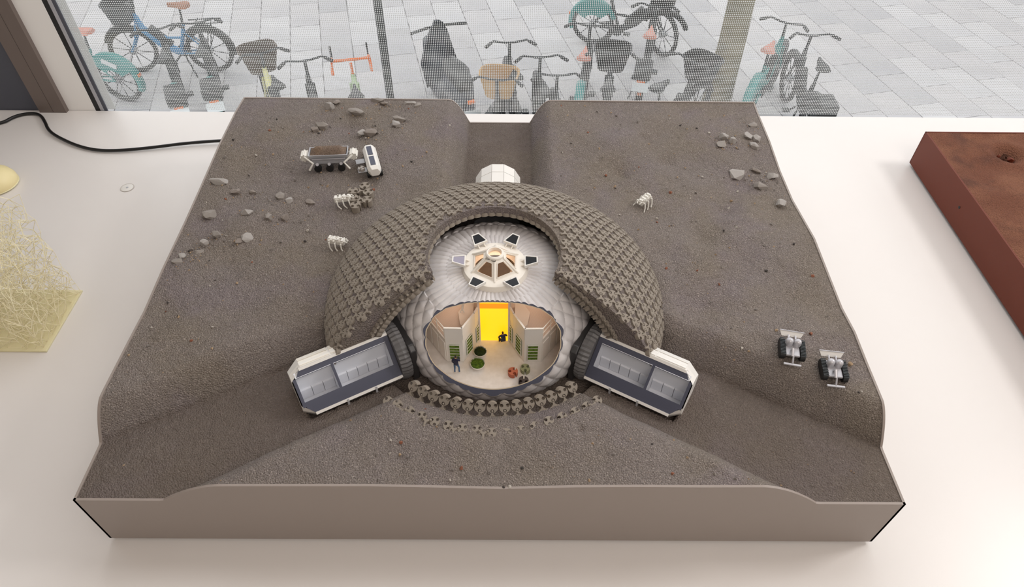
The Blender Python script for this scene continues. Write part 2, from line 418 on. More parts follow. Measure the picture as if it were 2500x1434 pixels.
# --- street furniture
p = Vector((-1.536, 7.614, ZG))
po = thing('street_post', 'slim dark round post standing on the paving', 'post', (p.x, p.y, ZG + 0.015))
MB().cyl((p.x, p.y, ZG + 0.015), (p.x, p.y, ZG + 5.2), 0.050, n=20).build('shaft', M['pole'], po, smooth=True)
MB().cyl((p.x, p.y, ZG + 0.015), (p.x, p.y, ZG + 0.06), 0.10, n=20).build('foot_collar', M['pole'], po, smooth=40)
p = Vector((2.729, 7.637, ZG))
tr = thing('street_tree', 'pale tree trunk rising among parked bicycles', 'tree', (p.x, p.y, ZG + 0.015))
MB().tube([(p.x, p.y, ZG + 0.01), (p.x + 0.01, p.y, ZG + 1), (p.x - 0.01, p.y, ZG + 2), (p.x, p.y + 0.02, ZG + 4), (p.x, p.y, ZG + 6)], [0.19, 0.160, 0.152, 0.148, 0.14], 18).build('trunk', M['bark'], tr, smooth=True)
lv = MB()
for k in range(40):
    c = Vector((p.x + 0.13, p.y - 0.12, ZG + 2.02)) + Vector((rnd.uniform(-0.05, 0.16), rnd.uniform(-0.1, 0.05), rnd.uniform(-0.12, 0.3)))
    m = Matrix.Rotation(rnd.uniform(0, 6), 3, 'Z') @ Matrix.Rotation(rnd.uniform(-1, 1), 3, 'X')
    vs = [m @ Vector(v) + c for v in ((0, 0, 0), (0.03, 0.035, 0.005), (0, 0.09, 0), (-0.03, 0.035, 0.005))]
    lv.add(vs, [(0, 1, 2, 3)])
lv.build('leaves', M['leaf'], tr, kind='stuff')

WR = 0.32
def wheel(parent, x, tyre_w=0.033, spokes=10, cover=None):
    """wheel in the xz plane of the bike, axle at (x, 0, WR)"""
    pts = [(x + (WR - tyre_w) * math.cos(t), 0, WR + (WR - tyre_w) * math.sin(t)) for t in [2 * PI * k / 40 for k in range(40)]]
    w = MB().tube(pts, tyre_w, 8, closed=True).build('wheel', M['bikeblack'], parent, smooth=True)
    sp = MB()
    for k in range(spokes):
        t = 2 * PI * k / spokes + 0.2
        sp.cyl((x, 0.0, WR), (x + (WR - 0.04) * math.cos(t), 0, WR + (WR - 0.04) * math.sin(t)), 0.006, n=5)
    sub(sp.build('spokes', M['bikedark']), w)
    sub(MB().cyl((x, -0.05, WR), (x, 0.05, WR), 0.045, n=14).build('hub', M['steel'], smooth=40), w)
    return w

def mudguard(parent, x, a0, a1, m, wd=0.035, skirt=None, rr=WR + 0.03):
    mb = MB(); n = 24
    prof = [(-wd, -0.05), (-wd, 0.0), (-wd * 0.5, 0.014), (wd * 0.5, 0.014), (wd, 0.0), (wd, -0.05)]
    vs = []
    for i in range(n + 1):
        t = a0 + (a1 - a0) * i / n
        for yy, o in prof: vs.append((x + (rr + o) * math.cos(t), yy, WR + (rr + o) * math.sin(t)))
    k = len(prof)
    mb.add(vs, [(i * k + q, (i + 1) * k + q, (i + 1) * k + q + 1, i * k + q + 1) for i in range(n) for q in range(k - 1)])
    g_ = mb.build('mudguard', m, parent, smooth=40)
    if skirt:
        sk = MB(); b0, b1, ri = skirt
        for sgn in (-1, 1):
            vs = []
            for i in range(13):
                t = b0 + (b1 - b0) * i / 12
                for r_ in (ri, rr):
                    for yy in (sgn * wd, sgn * (wd + 0.006)): vs.append((x + r_ * math.cos(t), yy, WR + r_ * math.sin(t)))
            sk.add(vs, [f for i in range(12) for f in ((i * 4, i * 4 + 4, i * 4 + 6, i * 4 + 2), (i * 4 + 1, i * 4 + 3, i * 4 + 7, i * 4 + 5), (i * 4, i * 4 + 1, i * 4 + 5, i * 4 + 4), (i * 4 + 2, i * 4 + 6, i * 4 + 7, i * 4 + 3))])
        sub(sk.build('skirt', m), g_)
    return g_

def basket_mesh(c, d, h, m, parent, taper=0.75, name='basket'):
    """open-top basket: real bottom, walls and rim"""
    def ring(f, z): return [(c[0] + d[0] / 2 * f * math.copysign(abs(math.cos(t)) ** 0.6, math.cos(t)), c[1] + d[1] / 2 * f * math.copysign(abs(math.sin(t)) ** 0.6, math.sin(t)), z) for t in [2 * PI * k / 24 for k in range(24)]]
    mb = MB(); rings = [ring(taper * 0.9, c[2] + 0.012), ring(1.0, c[2] + h), ring(1.05, c[2] + h), ring(taper, c[2])]
    vs = [p_ for r_ in rings for p_ in r_]; n = 24
    mb.add(vs, [(a * n + k, a * n + (k + 1) % n, (a + 1) * n + (k + 1) % n, (a + 1) * n + k) for a in range(3) for k in range(n)] + [tuple(range(n)), tuple(range(3 * n, 4 * n))])
    b_ = mb.build(name, m, parent, smooth=40)
    sub(MB().tube(ring(1.05, c[2] + h), 0.012, 6, closed=True).build('rim', m, smooth=True), b_)
    return b_

WB = 1.04
def bike(label, rear, front_at, frame_m, group='bicycles parked in the street', guard=None, basket=None, saddle='bikeblack', bars='flat',
         plate=False, cover=None, steer=0.0, rack=False, spokes=10, front_guard=None, name='bicycle', seat_h=0.93):
    pr = Vector((*rear, 0)); pf = Vector((*front_at, 0))
    yaw = math.atan2(pf.y - pr.y, pf.x - pr.x)
    e = thing(name, label, 'bicycle', (pr.x, pr.y, ZG + 0.015), group, local=True, rotz=yaw)
    fm = M[frame_m]
    wheel(e, 0.0, spokes=spokes); 
    front = wheel(e, WB, spokes=spokes)
    for o in [front]:
        o.matrix_basis = Matrix.Translation((WB, 0, 0)) @ Matrix.Rotation(steer, 4, 'Z') @ Matrix.Translation((-WB, 0, 0))
    f = MB()
    f.tube([(0.83, 0, 0.80), (0.80, 0, 0.62), (0.62, 0, 0.42), (0.42, 0, 0.30), (0.36, 0, 0.30)], [0.028, 0.045, 0.055, 0.05, 0.03], 8)
    f.tube([(0.40, 0, 0.28), (0.30, 0, 0.52), (0.24, 0, 0.70)], 0.026, 8)
    f.tube([(0.80, 0, 0.66), (0.52, 0, 0.50), (0.29, 0, 0.50)], 0.020, 6)
    for s_ in (-1, 1):
        f.tube([(0.40, s_ * 0.03, 0.28), (0.0, s_ * 0.06, WR)], 0.013, 6); f.tube([(0.27, s_ * 0.02, 0.60), (0.0, s_ * 0.06, WR)], 0.010, 6)
    fo = f.build('frame', fm, e, smooth=True)
    sub(MB().box((0.60, 0, 0.52), (0.34, 0.09, 0.10), Matrix.Rotation(R(-48), 3, 'Y')).build('battery', M['bikeblack'], bevel=0.02), fo)
    fk = MB()
    fk.tube([(0.83, 0, 0.84), (0.86, 0, 0.70)], 0.024, 8)
    for s_ in (-1, 1): fk.tube([(0.86, s_ * 0.045, 0.70), (0.93, s_ * 0.05, 0.5), (WB, s_ * 0.055, WR)], 0.014, 6)
    fk.build('fork', fm, e, smooth=True)
    cr = MB().cyl((0.38, -0.06, 0.29), (0.38, -0.045, 0.29), 0.085, n=20)
    for s_ in (-1, 1):
        cr.cyl((0.38, s_ * 0.075, 0.29), (0.38 + s_ * 0.12, s_ * 0.085, 0.29 - s_ * 0.12), 0.013, n=6); cr.box((0.38 + s_ * 0.12, s_ * 0.13, 0.29 - s_ * 0.12), (0.09, 0.08, 0.025))
    cr.build('crank', M['bikedark'], e)
    MB().tube([(0.25, 0, 0.68), (0.21, 0, seat_h)], 0.016, 8).build('seat_post', M['bikedark'], e, smooth=True)
    sd = MB()
    for sec in range(7):
        pass
    xs = [(-0.14, 0.03), (-0.11, 0.085), (-0.05, 0.09), (0.03, 0.05), (0.10, 0.028), (0.15, 0.018)]
    vs = []
    for x_, w_ in xs:
        vs += [(0.21 + x_, -w_, seat_h + 0.0), (0.21 + x_, -w_ * 0.6, seat_h + 0.045), (0.21 + x_, w_ * 0.6, seat_h + 0.045), (0.21 + x_, w_, seat_h)]
    sd.add(vs, [(i * 4 + a, i * 4 + (a + 1) % 4, i * 4 + 4 + (a + 1) % 4, i * 4 + 4 + a) for i in range(5) for a in range(4)] + [(0, 1, 2, 3), (20, 23, 22, 21)])
    sd.build('saddle', M[saddle], e, smooth=50)
    hb = MB()
    if bars == 'drop':
        hb.tube([(0.83, 0, 0.84), (0.82, 0, 0.98)], 0.016, 8); hb.tube([(0.86, -0.21, 1.0), (0.86, 0.21, 1.0)], 0.017, 8)
        for s_ in (-1, 1): hb.tube([(0.86, s_ * 0.21, 1.0), (0.94, s_ * 0.215, 0.99), (0.96, s_ * 0.22, 0.93), (0.90, s_ * 0.225, 0.87), (0.80, s_ * 0.225, 0.87)], 0.017, 8)
        h_ = hb.build('handlebar', M['orangetape'], e, smooth=True)
        lv_ = MB()
        for s_ in (-1, 1): lv_.tube([(0.95, s_ * 0.21, 1.0), (1.0, s_ * 0.21, 1.06), (0.98, s_ * 0.21, 1.12)], 0.014, 6)
        sub(lv_.build('brake_lever', M['bikeblack'], smooth=True), h_)
    else:
        hb.tube([(0.83, 0, 0.84), (0.80, 0, 1.02)], 0.018, 8)
        hb.tube([(0.66, -0.30, 1.05), (0.78, -0.20, 1.06), (0.81, -0.06, 1.02), (0.81, 0.06, 1.02), (0.78, 0.20, 1.06), (0.66, 0.30, 1.05)], 0.013, 8)
        h_ = hb.build('handlebar', M['bikedark'], e, smooth=True)
        gp = MB()
        for s_ in (-1, 1): gp.tube([(0.66, s_ * 0.30, 1.05), (0.75, s_ * 0.23, 1.056)], 0.02, 8)
        sub(gp.build('grip', M['bikeblack'], smooth=True), h_)
    if guard:
        mudguard(e, 0.0, R(20), R(200), M[guard], 0.045, skirt=(R(40), R(150), 0.14))
        MB().box((-0.35, 0, WR + 0.10), (0.02, 0.05, 0.035)).build('reflector', M['reflector'], e)
    else:
        mudguard(e, 0.0, R(40), R(190), M['bikeblack'], 0.03)
    mudguard(e, WB, R(20), R(150), M[front_guard or 'bikeblack'], 0.03)
    if basket:
        basket_mesh((1.0, 0, 0.74), (0.34, 0.42), 0.26, M[basket], e)
        MB().tube([(0.86, 0, 0.78), (1.0, 0, 0.745)], 0.014, 6).build('basket_bracket', M['bikedark'], e)
    if rack:
        rk = MB()
        for s_ in (-1, 1): rk.tube([(0.18, s_ * 0.06, 0.72), (-0.25, s_ * 0.07, 0.74), (-0.27, 0, 0.74)], 0.009, 6); rk.tube([(-0.12, s_ * 0.07, 0.735), (0, s_ * 0.07, WR)], 0.008, 6)
        for x_ in (0.05, -0.08, -0.2): rk.cyl((x_, -0.06, 0.74), (x_, 0.06, 0.74), 0.007, n=6)
        rk.build('rack', M['bikedark'], e, smooth=True)
    if plate:
        MB().box((-0.44, 0, 0.56), (0.012, 0.20, 0.11), Matrix.Rotation(R(40), 3, 'Y')).build('number_plate', M['plate'], e)
        MB().box((-0.40, 0, 0.60), (0.02, 0.10, 0.05)).build('tail_lamp', M['reflector'], e)
        MB().box((-0.26, 0, 0.70), (0.30, 0.21, 0.15)).build('tail_box', M['bikeblack'], e, bevel=0.02)
    st = MB().cyl((0.34, 0.05, 0.30), (0.22, 0.16, 0.0), 0.012, n=6); st.build('kick_stand', M['bikedark'], e)
    return e

bike('blue hire bicycle with black front basket and brown saddle', (-4.115, 8.539), (-5.139, 8.522), 'blue', basket='bikedark', saddle='tan', rack=True, steer=0.15)
e_ = bike('teal bicycle half hidden behind the window jamb', (-5.066, 7.759), (-6.108, 8.005), 'teal', guard='teal', saddle='pink')
MB().box((-0.02, 0.062, WR + 0.24), (0.20, 0.01, 0.06), Matrix.Rotation(R(-20), 3, 'Y')).build('white_sticker', M['plate'], e_)
bike('black and teal bicycle seen from behind below the blue one', (-3.959, 6.972), (-4.357, 7.864), 'bikedark', guard='teal', plate=True)
bike('teal tailed bicycle parked right of the other rear view', (-3.578, 7.125), (-3.927, 8.041), 'bikedark', guard='teal', plate=True, saddle='bikeblack')
bike('cream bicycle with dark wicker basket near the left model edge', (-2.496, 6.411), (-3.042, 7.420), 'creambike', basket='wickerdark')
bike('small grey bicycle between the cream and the pale green one', (-2.088, 6.197), (-2.357, 7.023), 'bikedark', seat_h=0.86)
bike('pale green racing bicycle with orange drop handlebar', (-1.629, 6.203), (-1.837, 7.076), 'greenbike', bars='drop')
bike('black bicycle tucked behind the wicker basket bicycle', (0.109, 6.641), (0.007, 7.525), 'bikedark')
bike('black bicycle carrying a pale wicker basket', (-0.221, 5.775), (-0.133, 6.501), 'bikeblack', basket='wicker')
bike('black city bicycle right of the wicker basket', (0.430, 6.286), (0.367, 7.183), 'bikeblack')
bike('charcoal bicycle whose handlebar is nearest the notch', (0.582, 5.874), (0.553, 6.733), 'bikedark', basket=None)
bike('dark bicycle with a square black basket beside the salmon saddle', (1.096, 6.401), (1.234, 7.272), 'bikedark', basket='bikeblack', front_guard='teal')
bike('teal bicycle with salmon saddle seen from behind', (0.872, 7.098), (1.043, 8.036), 'bikedark', guard='teal', saddle='pink')
bike('teal hire bicycle at the top of the window facing right', (1.237, 9.461), (2.187, 9.133), 'bikedark', guard='teal', basket='bikeblack', saddle='pink', steer=-0.7)
bike('black and teal bicycle with white plate right of centre', (1.722, 7.662), (2.023, 8.884), 'bikedark', guard='bikeblack', plate=True, saddle='pink')
bike('black bicycle with black basket against the tree trunk', (1.554, 6.457), (2.025, 6.896), 'bikeblack', basket='bikeblack', front_guard='bikeblack')
bike('teal bicycle with salmon saddle right of the tree trunk', (3.066, 7.337), (3.598, 8.186), 'teal', guard='teal', saddle='pink')
bike('dark teal bicycle with white plate at far right', (3.674, 6.883), (3.723, 7.973), 'bikedark', guard='bikedark', plate=True)

# --- scooter
pr = Vector((-0.549, 7.014, ZG)); 
e_ = thing('motor_scooter', 'dark motor scooter parked between the post and bicycles', 'scooter', (pr.x, pr.y, ZG + 0.015), local=True, rotz=R(114))
for x_ in (0.0, 1.05):
    pts = [(x_ + 0.17 * math.cos(t), 0, 0.22 + 0.17 * math.sin(t)) for t in [2 * PI * k / 28 for k in range(28)]]
    w_ = MB().tube(pts, 0.05, 8, closed=True).build('wheel', M['bikeblack'], e_, smooth=True)
    sub(MB().cyl((x_, -0.05, 0.22), (x_, 0.05, 0.22), 0.12, n=16).build('hub', M['steel'], smooth=40), w_)
MB().tube([(-0.15, 0, 0.50), (0.05, 0, 0.62), (0.35, 0, 0.55), (0.55, 0, 0.30), (0.78, 0, 0.28), (0.92, 0, 0.50), (0.93, 0, 0.85)], [0.10, 0.17, 0.16, 0.15, 0.15, 0.19, 0.15], 12).build('body', M['moped'], e_, smooth=True)
MB().tube([(-0.12, 0, 0.74), (0.10, 0, 0.80), (0.40, 0, 0.78)], [0.10, 0.14, 0.10], 10).build('seat', M['bikeblack'], e_, smooth=True)
sh = MB()
vs = []
for z_, w_, x_ in ((0.30, 0.20, 0.86), (0.60, 0.24, 0.92), (0.85, 0.17, 0.90), (1.02, 0.12, 0.86), (1.14, 0.06, 0.83)):
    for y_, o in ((-w_, -0.07), (-w_ * 0.5, 0.0), (w_ * 0.5, 0.0), (w_, -0.07)): vs.append((x_ + o, y_, z_))
for z_, w_, x_ in ((0.30, 0.20, 0.83), (0.60, 0.24, 0.89), (0.85, 0.17, 0.87), (1.02, 0.12, 0.83), (1.14, 0.06, 0.80)):
    for y_, o in ((-w_, -0.07), (-w_ * 0.5, 0.0), (w_ * 0.5, 0.0), (w_, -0.07)): vs.append((x_ + o, y_, z_))
fs = [(b + i * 4 + q, b + i * 4 + q + 1, b + i * 4 + q + 5, b + i * 4 + q + 4) for b in (0, 20) for i in range(4) for q in range(3)]
fs += [(i * 4, i * 4 + 4, 24 + i * 4, 20 + i * 4) for i in range(4)] + [(i * 4 + 3, i * 4 + 7, 27 + i * 4, 23 + i * 4) for i in range(4)] + [(q, q + 1, q + 21, q + 20) for q in range(3)] + [(16 + q, 17 + q, 37 + q, 36 + q) for q in range(3)]
sh.add(vs, fs).build('front_shield', M['moped'], e_, smooth=50)
MB().tube([(0.72, -0.36, 1.08), (0.82, -0.12, 1.06), (0.82, 0.12, 1.06), (0.72, 0.36, 1.08)], 0.018, 8).build('handlebar', M['bikeblack'], e_, smooth=True)
MB().tube([(-0.20, 0, 0.36), (-0.30, 0, 0.60)], [0.08, 0.05], 8).build('tail', M['moped'], e_, smooth=True)
MB().box((-0.33, 0, 0.48), (0.012, 0.20, 0.14)).build('number_plate', M['plate'], e_)
MB().box((-0.30, 0, 0.64), (0.04, 0.08, 0.03)).build('tail_lamp', M['reflector'], e_)

# ================================================================== the landscape model
HUB = Vector((0.0, 0.2965, 0.0)); DEP = 0.817; FLOOR = 0.111
Ly = [0.0, 0.13, 0.21, 0.27, 0.35, 0.45, 0.54, 0.655, 0.76, 0.82]; Lz = [0.150, 0.1525, 0.151, 0.149, 0.154, 0.156, 0.160, 0.1665, 0.167, 0.163]
Ry = [0.0, 0.13, 0.18, 0.23, 0.28, 0.34, 0.42, 0.53, 0.61, 0.69, 0.79, 0.82]; Rz = [0.151, 0.1545, 0.156, 0.159, 0.154, 0.157, 0.1615, 0.149, 0.1495, 0.157, 0.159, 0.162]
Fx = [-0.34, -0.30, -0.217, -0.14, -0.046, 0.016, 0.0965, 0.17, 0.24, 0.32]; Fz = [0.147, 0.1485, 0.1494, 0.1502, 0.1472, 0.1449, 0.1498, 0.1516, 0.1513, 0.1525]
DIRS = [Vector((0, 1, 0)), Vector((-math.sin(R(60)), -0.5, 0)), Vector((math.sin(R(60)), -0.5, 0))]

def hgt(X, Y, detail=True):
    """terrain height (numpy arrays)"""
    u = np.clip(X + 0.5, 0, 1)
    plate = np.interp(Y, Ly, Lz) * (1 - u) + np.interp(Y, Ry, Rz) * u
    fz = np.interp(X, Fx, Fz); wf = np.clip((0.12 - Y) / 0.10, 0, 1); plate = plate * (1 - wf) + fz * wf
    inner = np.clip(np.minimum(np.minimum(0.5 - np.abs(X), Y), DEP - Y) / 0.06, 0, 1)
    plate = plate + inner * 0.0035 * (np.sin(X * 31 + 1.3) * np.cos(Y * 27 + 0.4) + 0.6 * np.sin(X * 57 - Y * 44))
    Z = plate.copy()
    for k, d in enumerate(DIRS):
        rx, ry = X - HUB.x, Y - HUB.y
        al = rx * d.x + ry * d.y; pe = np.abs(-rx * d.y + ry * d.x)
        t = np.clip((pe - 0.0605) / 0.038, 0, 1); t = 1 - (1 - t) ** 1.7; t = np.where(al > 0, t, 1)
        Z = np.minimum(Z, FLOOR + (plate - FLOOR) * t)
    rr = np.hypot(X - HUB.x, Y - HUB.y)
    ang = np.degrees(np.arctan2(X - HUB.x, -(Y - HUB.y)))            # 0 = towards the viewer
    front = np.clip((53 - np.abs(ang)) / 4.0, 0, 1)
    pit = np.where(rr < 0.19, 0.094 + 0.0425 * np.clip((rr - 0.178) / 0.012, 0, 1), 0.1365 + (rr - 0.19) * 0.55)
    Z = np.where(rr < 0.225, np.minimum(Z, pit), Z)
    for d in DIRS[1:]:                                             # bedding dug for the side modules
        al = (X - HUB.x) * d.x + (Y - HUB.y) * d.y; pe = np.abs(-(X - HUB.x) * d.y + (Y - HUB.y) * d.x)
        Z = np.where((al > 0.15) & (al < 0.297) & (pe < 0.0355), np.minimum(Z, 0.096), Z)
    # sand shoulder round the dome
    sh = np.exp(-((rr - 0.245) / 0.02) ** 2) * 0.004 * (Z > 0.135)
    return Z + sh * (1 - front * 0.6)
def H(x, y): return float(hgt(np.array([x]), np.array([y]))[0])

base = thing('terrain_model', 'large square grey sand landscape model with three trenches', 'model', (0, DEP / 2, 0))
NX, NY = 420, 344; E_ = 0.003
xs = np.linspace(-0.5 + E_, 0.5 - E_, NX); ys = np.linspace(E_, DEP - E_, NY)
XX, YY = np.meshgrid(xs, ys); ZZ = hgt(XX, YY)
rg = np.random.RandomState(3)
def smooth_noise(shape, cell, rs):
    g_ = rs.rand(shape[0] // cell + 3, shape[1] // cell + 3) - 0.5
    yi = np.arange(shape[0]) / cell; xi = np.arange(shape[1]) / cell
    y0 = yi.astype(int); x0 = xi.astype(int); fy = (yi - y0)[:, None]; fx = (xi - x0)[None, :]
    fy = fy * fy * (3 - 2 * fy); fx = fx * fx * (3 - 2 * fx)
    a = g_[y0][:, x0]; b = g_[y0][:, x0 + 1]; c = g_[y0 + 1][:, x0]; d = g_[y0 + 1][:, x0 + 1]
    return a * (1 - fy) * (1 - fx) + b * (1 - fy) * fx + c * fy * (1 - fx) + d * fy * fx
edge = np.clip(np.minimum(np.minimum(0.5 - np.abs(XX), YY), DEP - YY) / 0.02, 0, 1)
ZZ += edge * (smooth_noise(ZZ.shape, 24, rg) * 0.004 + smooth_noise(ZZ.shape, 9, rg) * 0.0016 + smooth_noise(ZZ.shape, 3, rg) * 0.0012 + (rg.rand(*ZZ.shape) - 0.5) * 0.0009)
# craterlets
for cx, cy, cr, cd in ((0.215, 0.60, 0.02, 0.004), (0.11, 0.075, 0.006, 0.003), (0.33, 0.42, 0.03, 0.005), (0.30, 0.63, 0.022, 0.004), (-0.28, 0.72, 0.03, 0.004), (0.27, 0.70, 0.016, 0.003), (0.38, 0.50, 0.025, 0.004)):
    ZZ -= 1.7 * cd * np.exp(-((XX - cx) ** 2 + (YY - cy) ** 2) / (cr * cr) * 2)
def grid_mesh(name, X, Y, Z, m, flip=False):
    ny, nx = X.shape; me = bpy.data.meshes.new(name)
    V = np.stack([X, Y, Z], -1).reshape(-1, 3).astype(np.float32)
    i = np.arange(ny - 1)[:, None] * nx + np.arange(nx - 1)[None, :]
    F = np.stack([i, i + 1, i + nx + 1, i + nx], -1).reshape(-1, 4)
    if flip: F = F[:, ::-1]
    me.vertices.add(len(V)); me.vertices.foreach_set('co', V.ravel())
    me.loops.add(F.size); me.loops.foreach_set('vertex_index', F.ravel().astype(np.int32))
    me.polygons.add(len(F)); me.polygons.foreach_set('loop_start', np.arange(0, F.size, 4, dtype=np.int32)); me.polygons.foreach_set('loop_total', np.full(len(F), 4, dtype=np.int32))
    me.polygons.foreach_set('use_smooth', np.ones(len(F), dtype=bool))
    me.materials.append(m); me.update(); me.validate(); return me
terrain = link('terrain', grid_mesh('terrain', XX, YY, ZZ, M['sand']), base)

def side_panel(p0, p1, n):
    """thin painted board whose top follows the ground profile"""
    mb = MB(); d = Vector((p1[0] - p0[0], p1[1] - p0[1], 0)).normalized(); nrm = Vector((-d.y, d.x, 0)) * E_   # inwards
    ts = np.linspace(0, 1, n); X = p0[0] + (p1[0] - p0[0]) * ts; Y = p0[1] + (p1[1] - p0[1]) * ts; Z = hgt(X, Y) + 0.0012
    vs = []
    for i in range(n):
        a = Vector((X[i], Y[i], 0)); b = a + nrm
        vs += [(a.x, a.y, 0.006), (a.x, a.y, Z[i]), (b.x, b.y, Z[i]), (b.x, b.y, 0.006)]
    fs = [(i * 4 + k, i * 4 + 4 + k, i * 4 + 4 + (k + 1) % 4, i * 4 + (k + 1) % 4) for i in range(n - 1) for k in range(4)] + [(0, 1, 2, 3), (n * 4 - 1, n * 4 - 2, n * 4 - 3, n * 4 - 4)]
    return mb.add(vs, fs).build('side_panel', M['basepaint'], base, smooth=30)
side_panel((-0.5, 0), (0.5, 0), 260); side_panel((0.5, 0), (0.5, DEP), 220); side_panel((0.5, DEP), (-0.5, DEP), 260); side_panel((-0.5, DEP), (-0.5, 0), 220)
MB().box((0, DEP / 2, 0.0075), (0.994, DEP - 0.006, 0.003)).build('underside', M['basepaint'], base)
MB().box((0, DEP / 2 + 0.005, 0.003), (0.93, DEP - 0.06, 0.006)).build('plinth', M['darkmetal'], base)

# ---- stones
def chip_mesh(name, seed, flat, m, pts=9):
    """angular slate chip: hull of random points"""
    r_ = random.Random(seed); bm = bmesh.new()
    for k in range(pts + 4):
        t = 2 * PI * (k + r_.uniform(-0.35, 0.35)) / (pts + 4); q = r_.uniform(0.7, 1.0)
        bm.verts.new((math.cos(t) * q, math.sin(t) * q, r_.choice((-1, 1)) * flat * r_.uniform(0.5, 1)))
    for k in range(pts // 2):
        bm.verts.new((r_.uniform(-0.5, 0.5), r_.uniform(-0.5, 0.5), flat * r_.uniform(0.9, 1.5) * r_.choice((-1, 1))))
    bmesh.ops.convex_hull(bm, input=bm.verts); bmesh.ops.delete(bm, geom=[v for v in bm.verts if not v.link_faces], context='VERTS')
    bmesh.ops.recalc_face_normals(bm, faces=bm.faces)
    me = bpy.data.meshes.new(name); bm.to_mesh(me); bm.free(); me.materials.append(m); return me

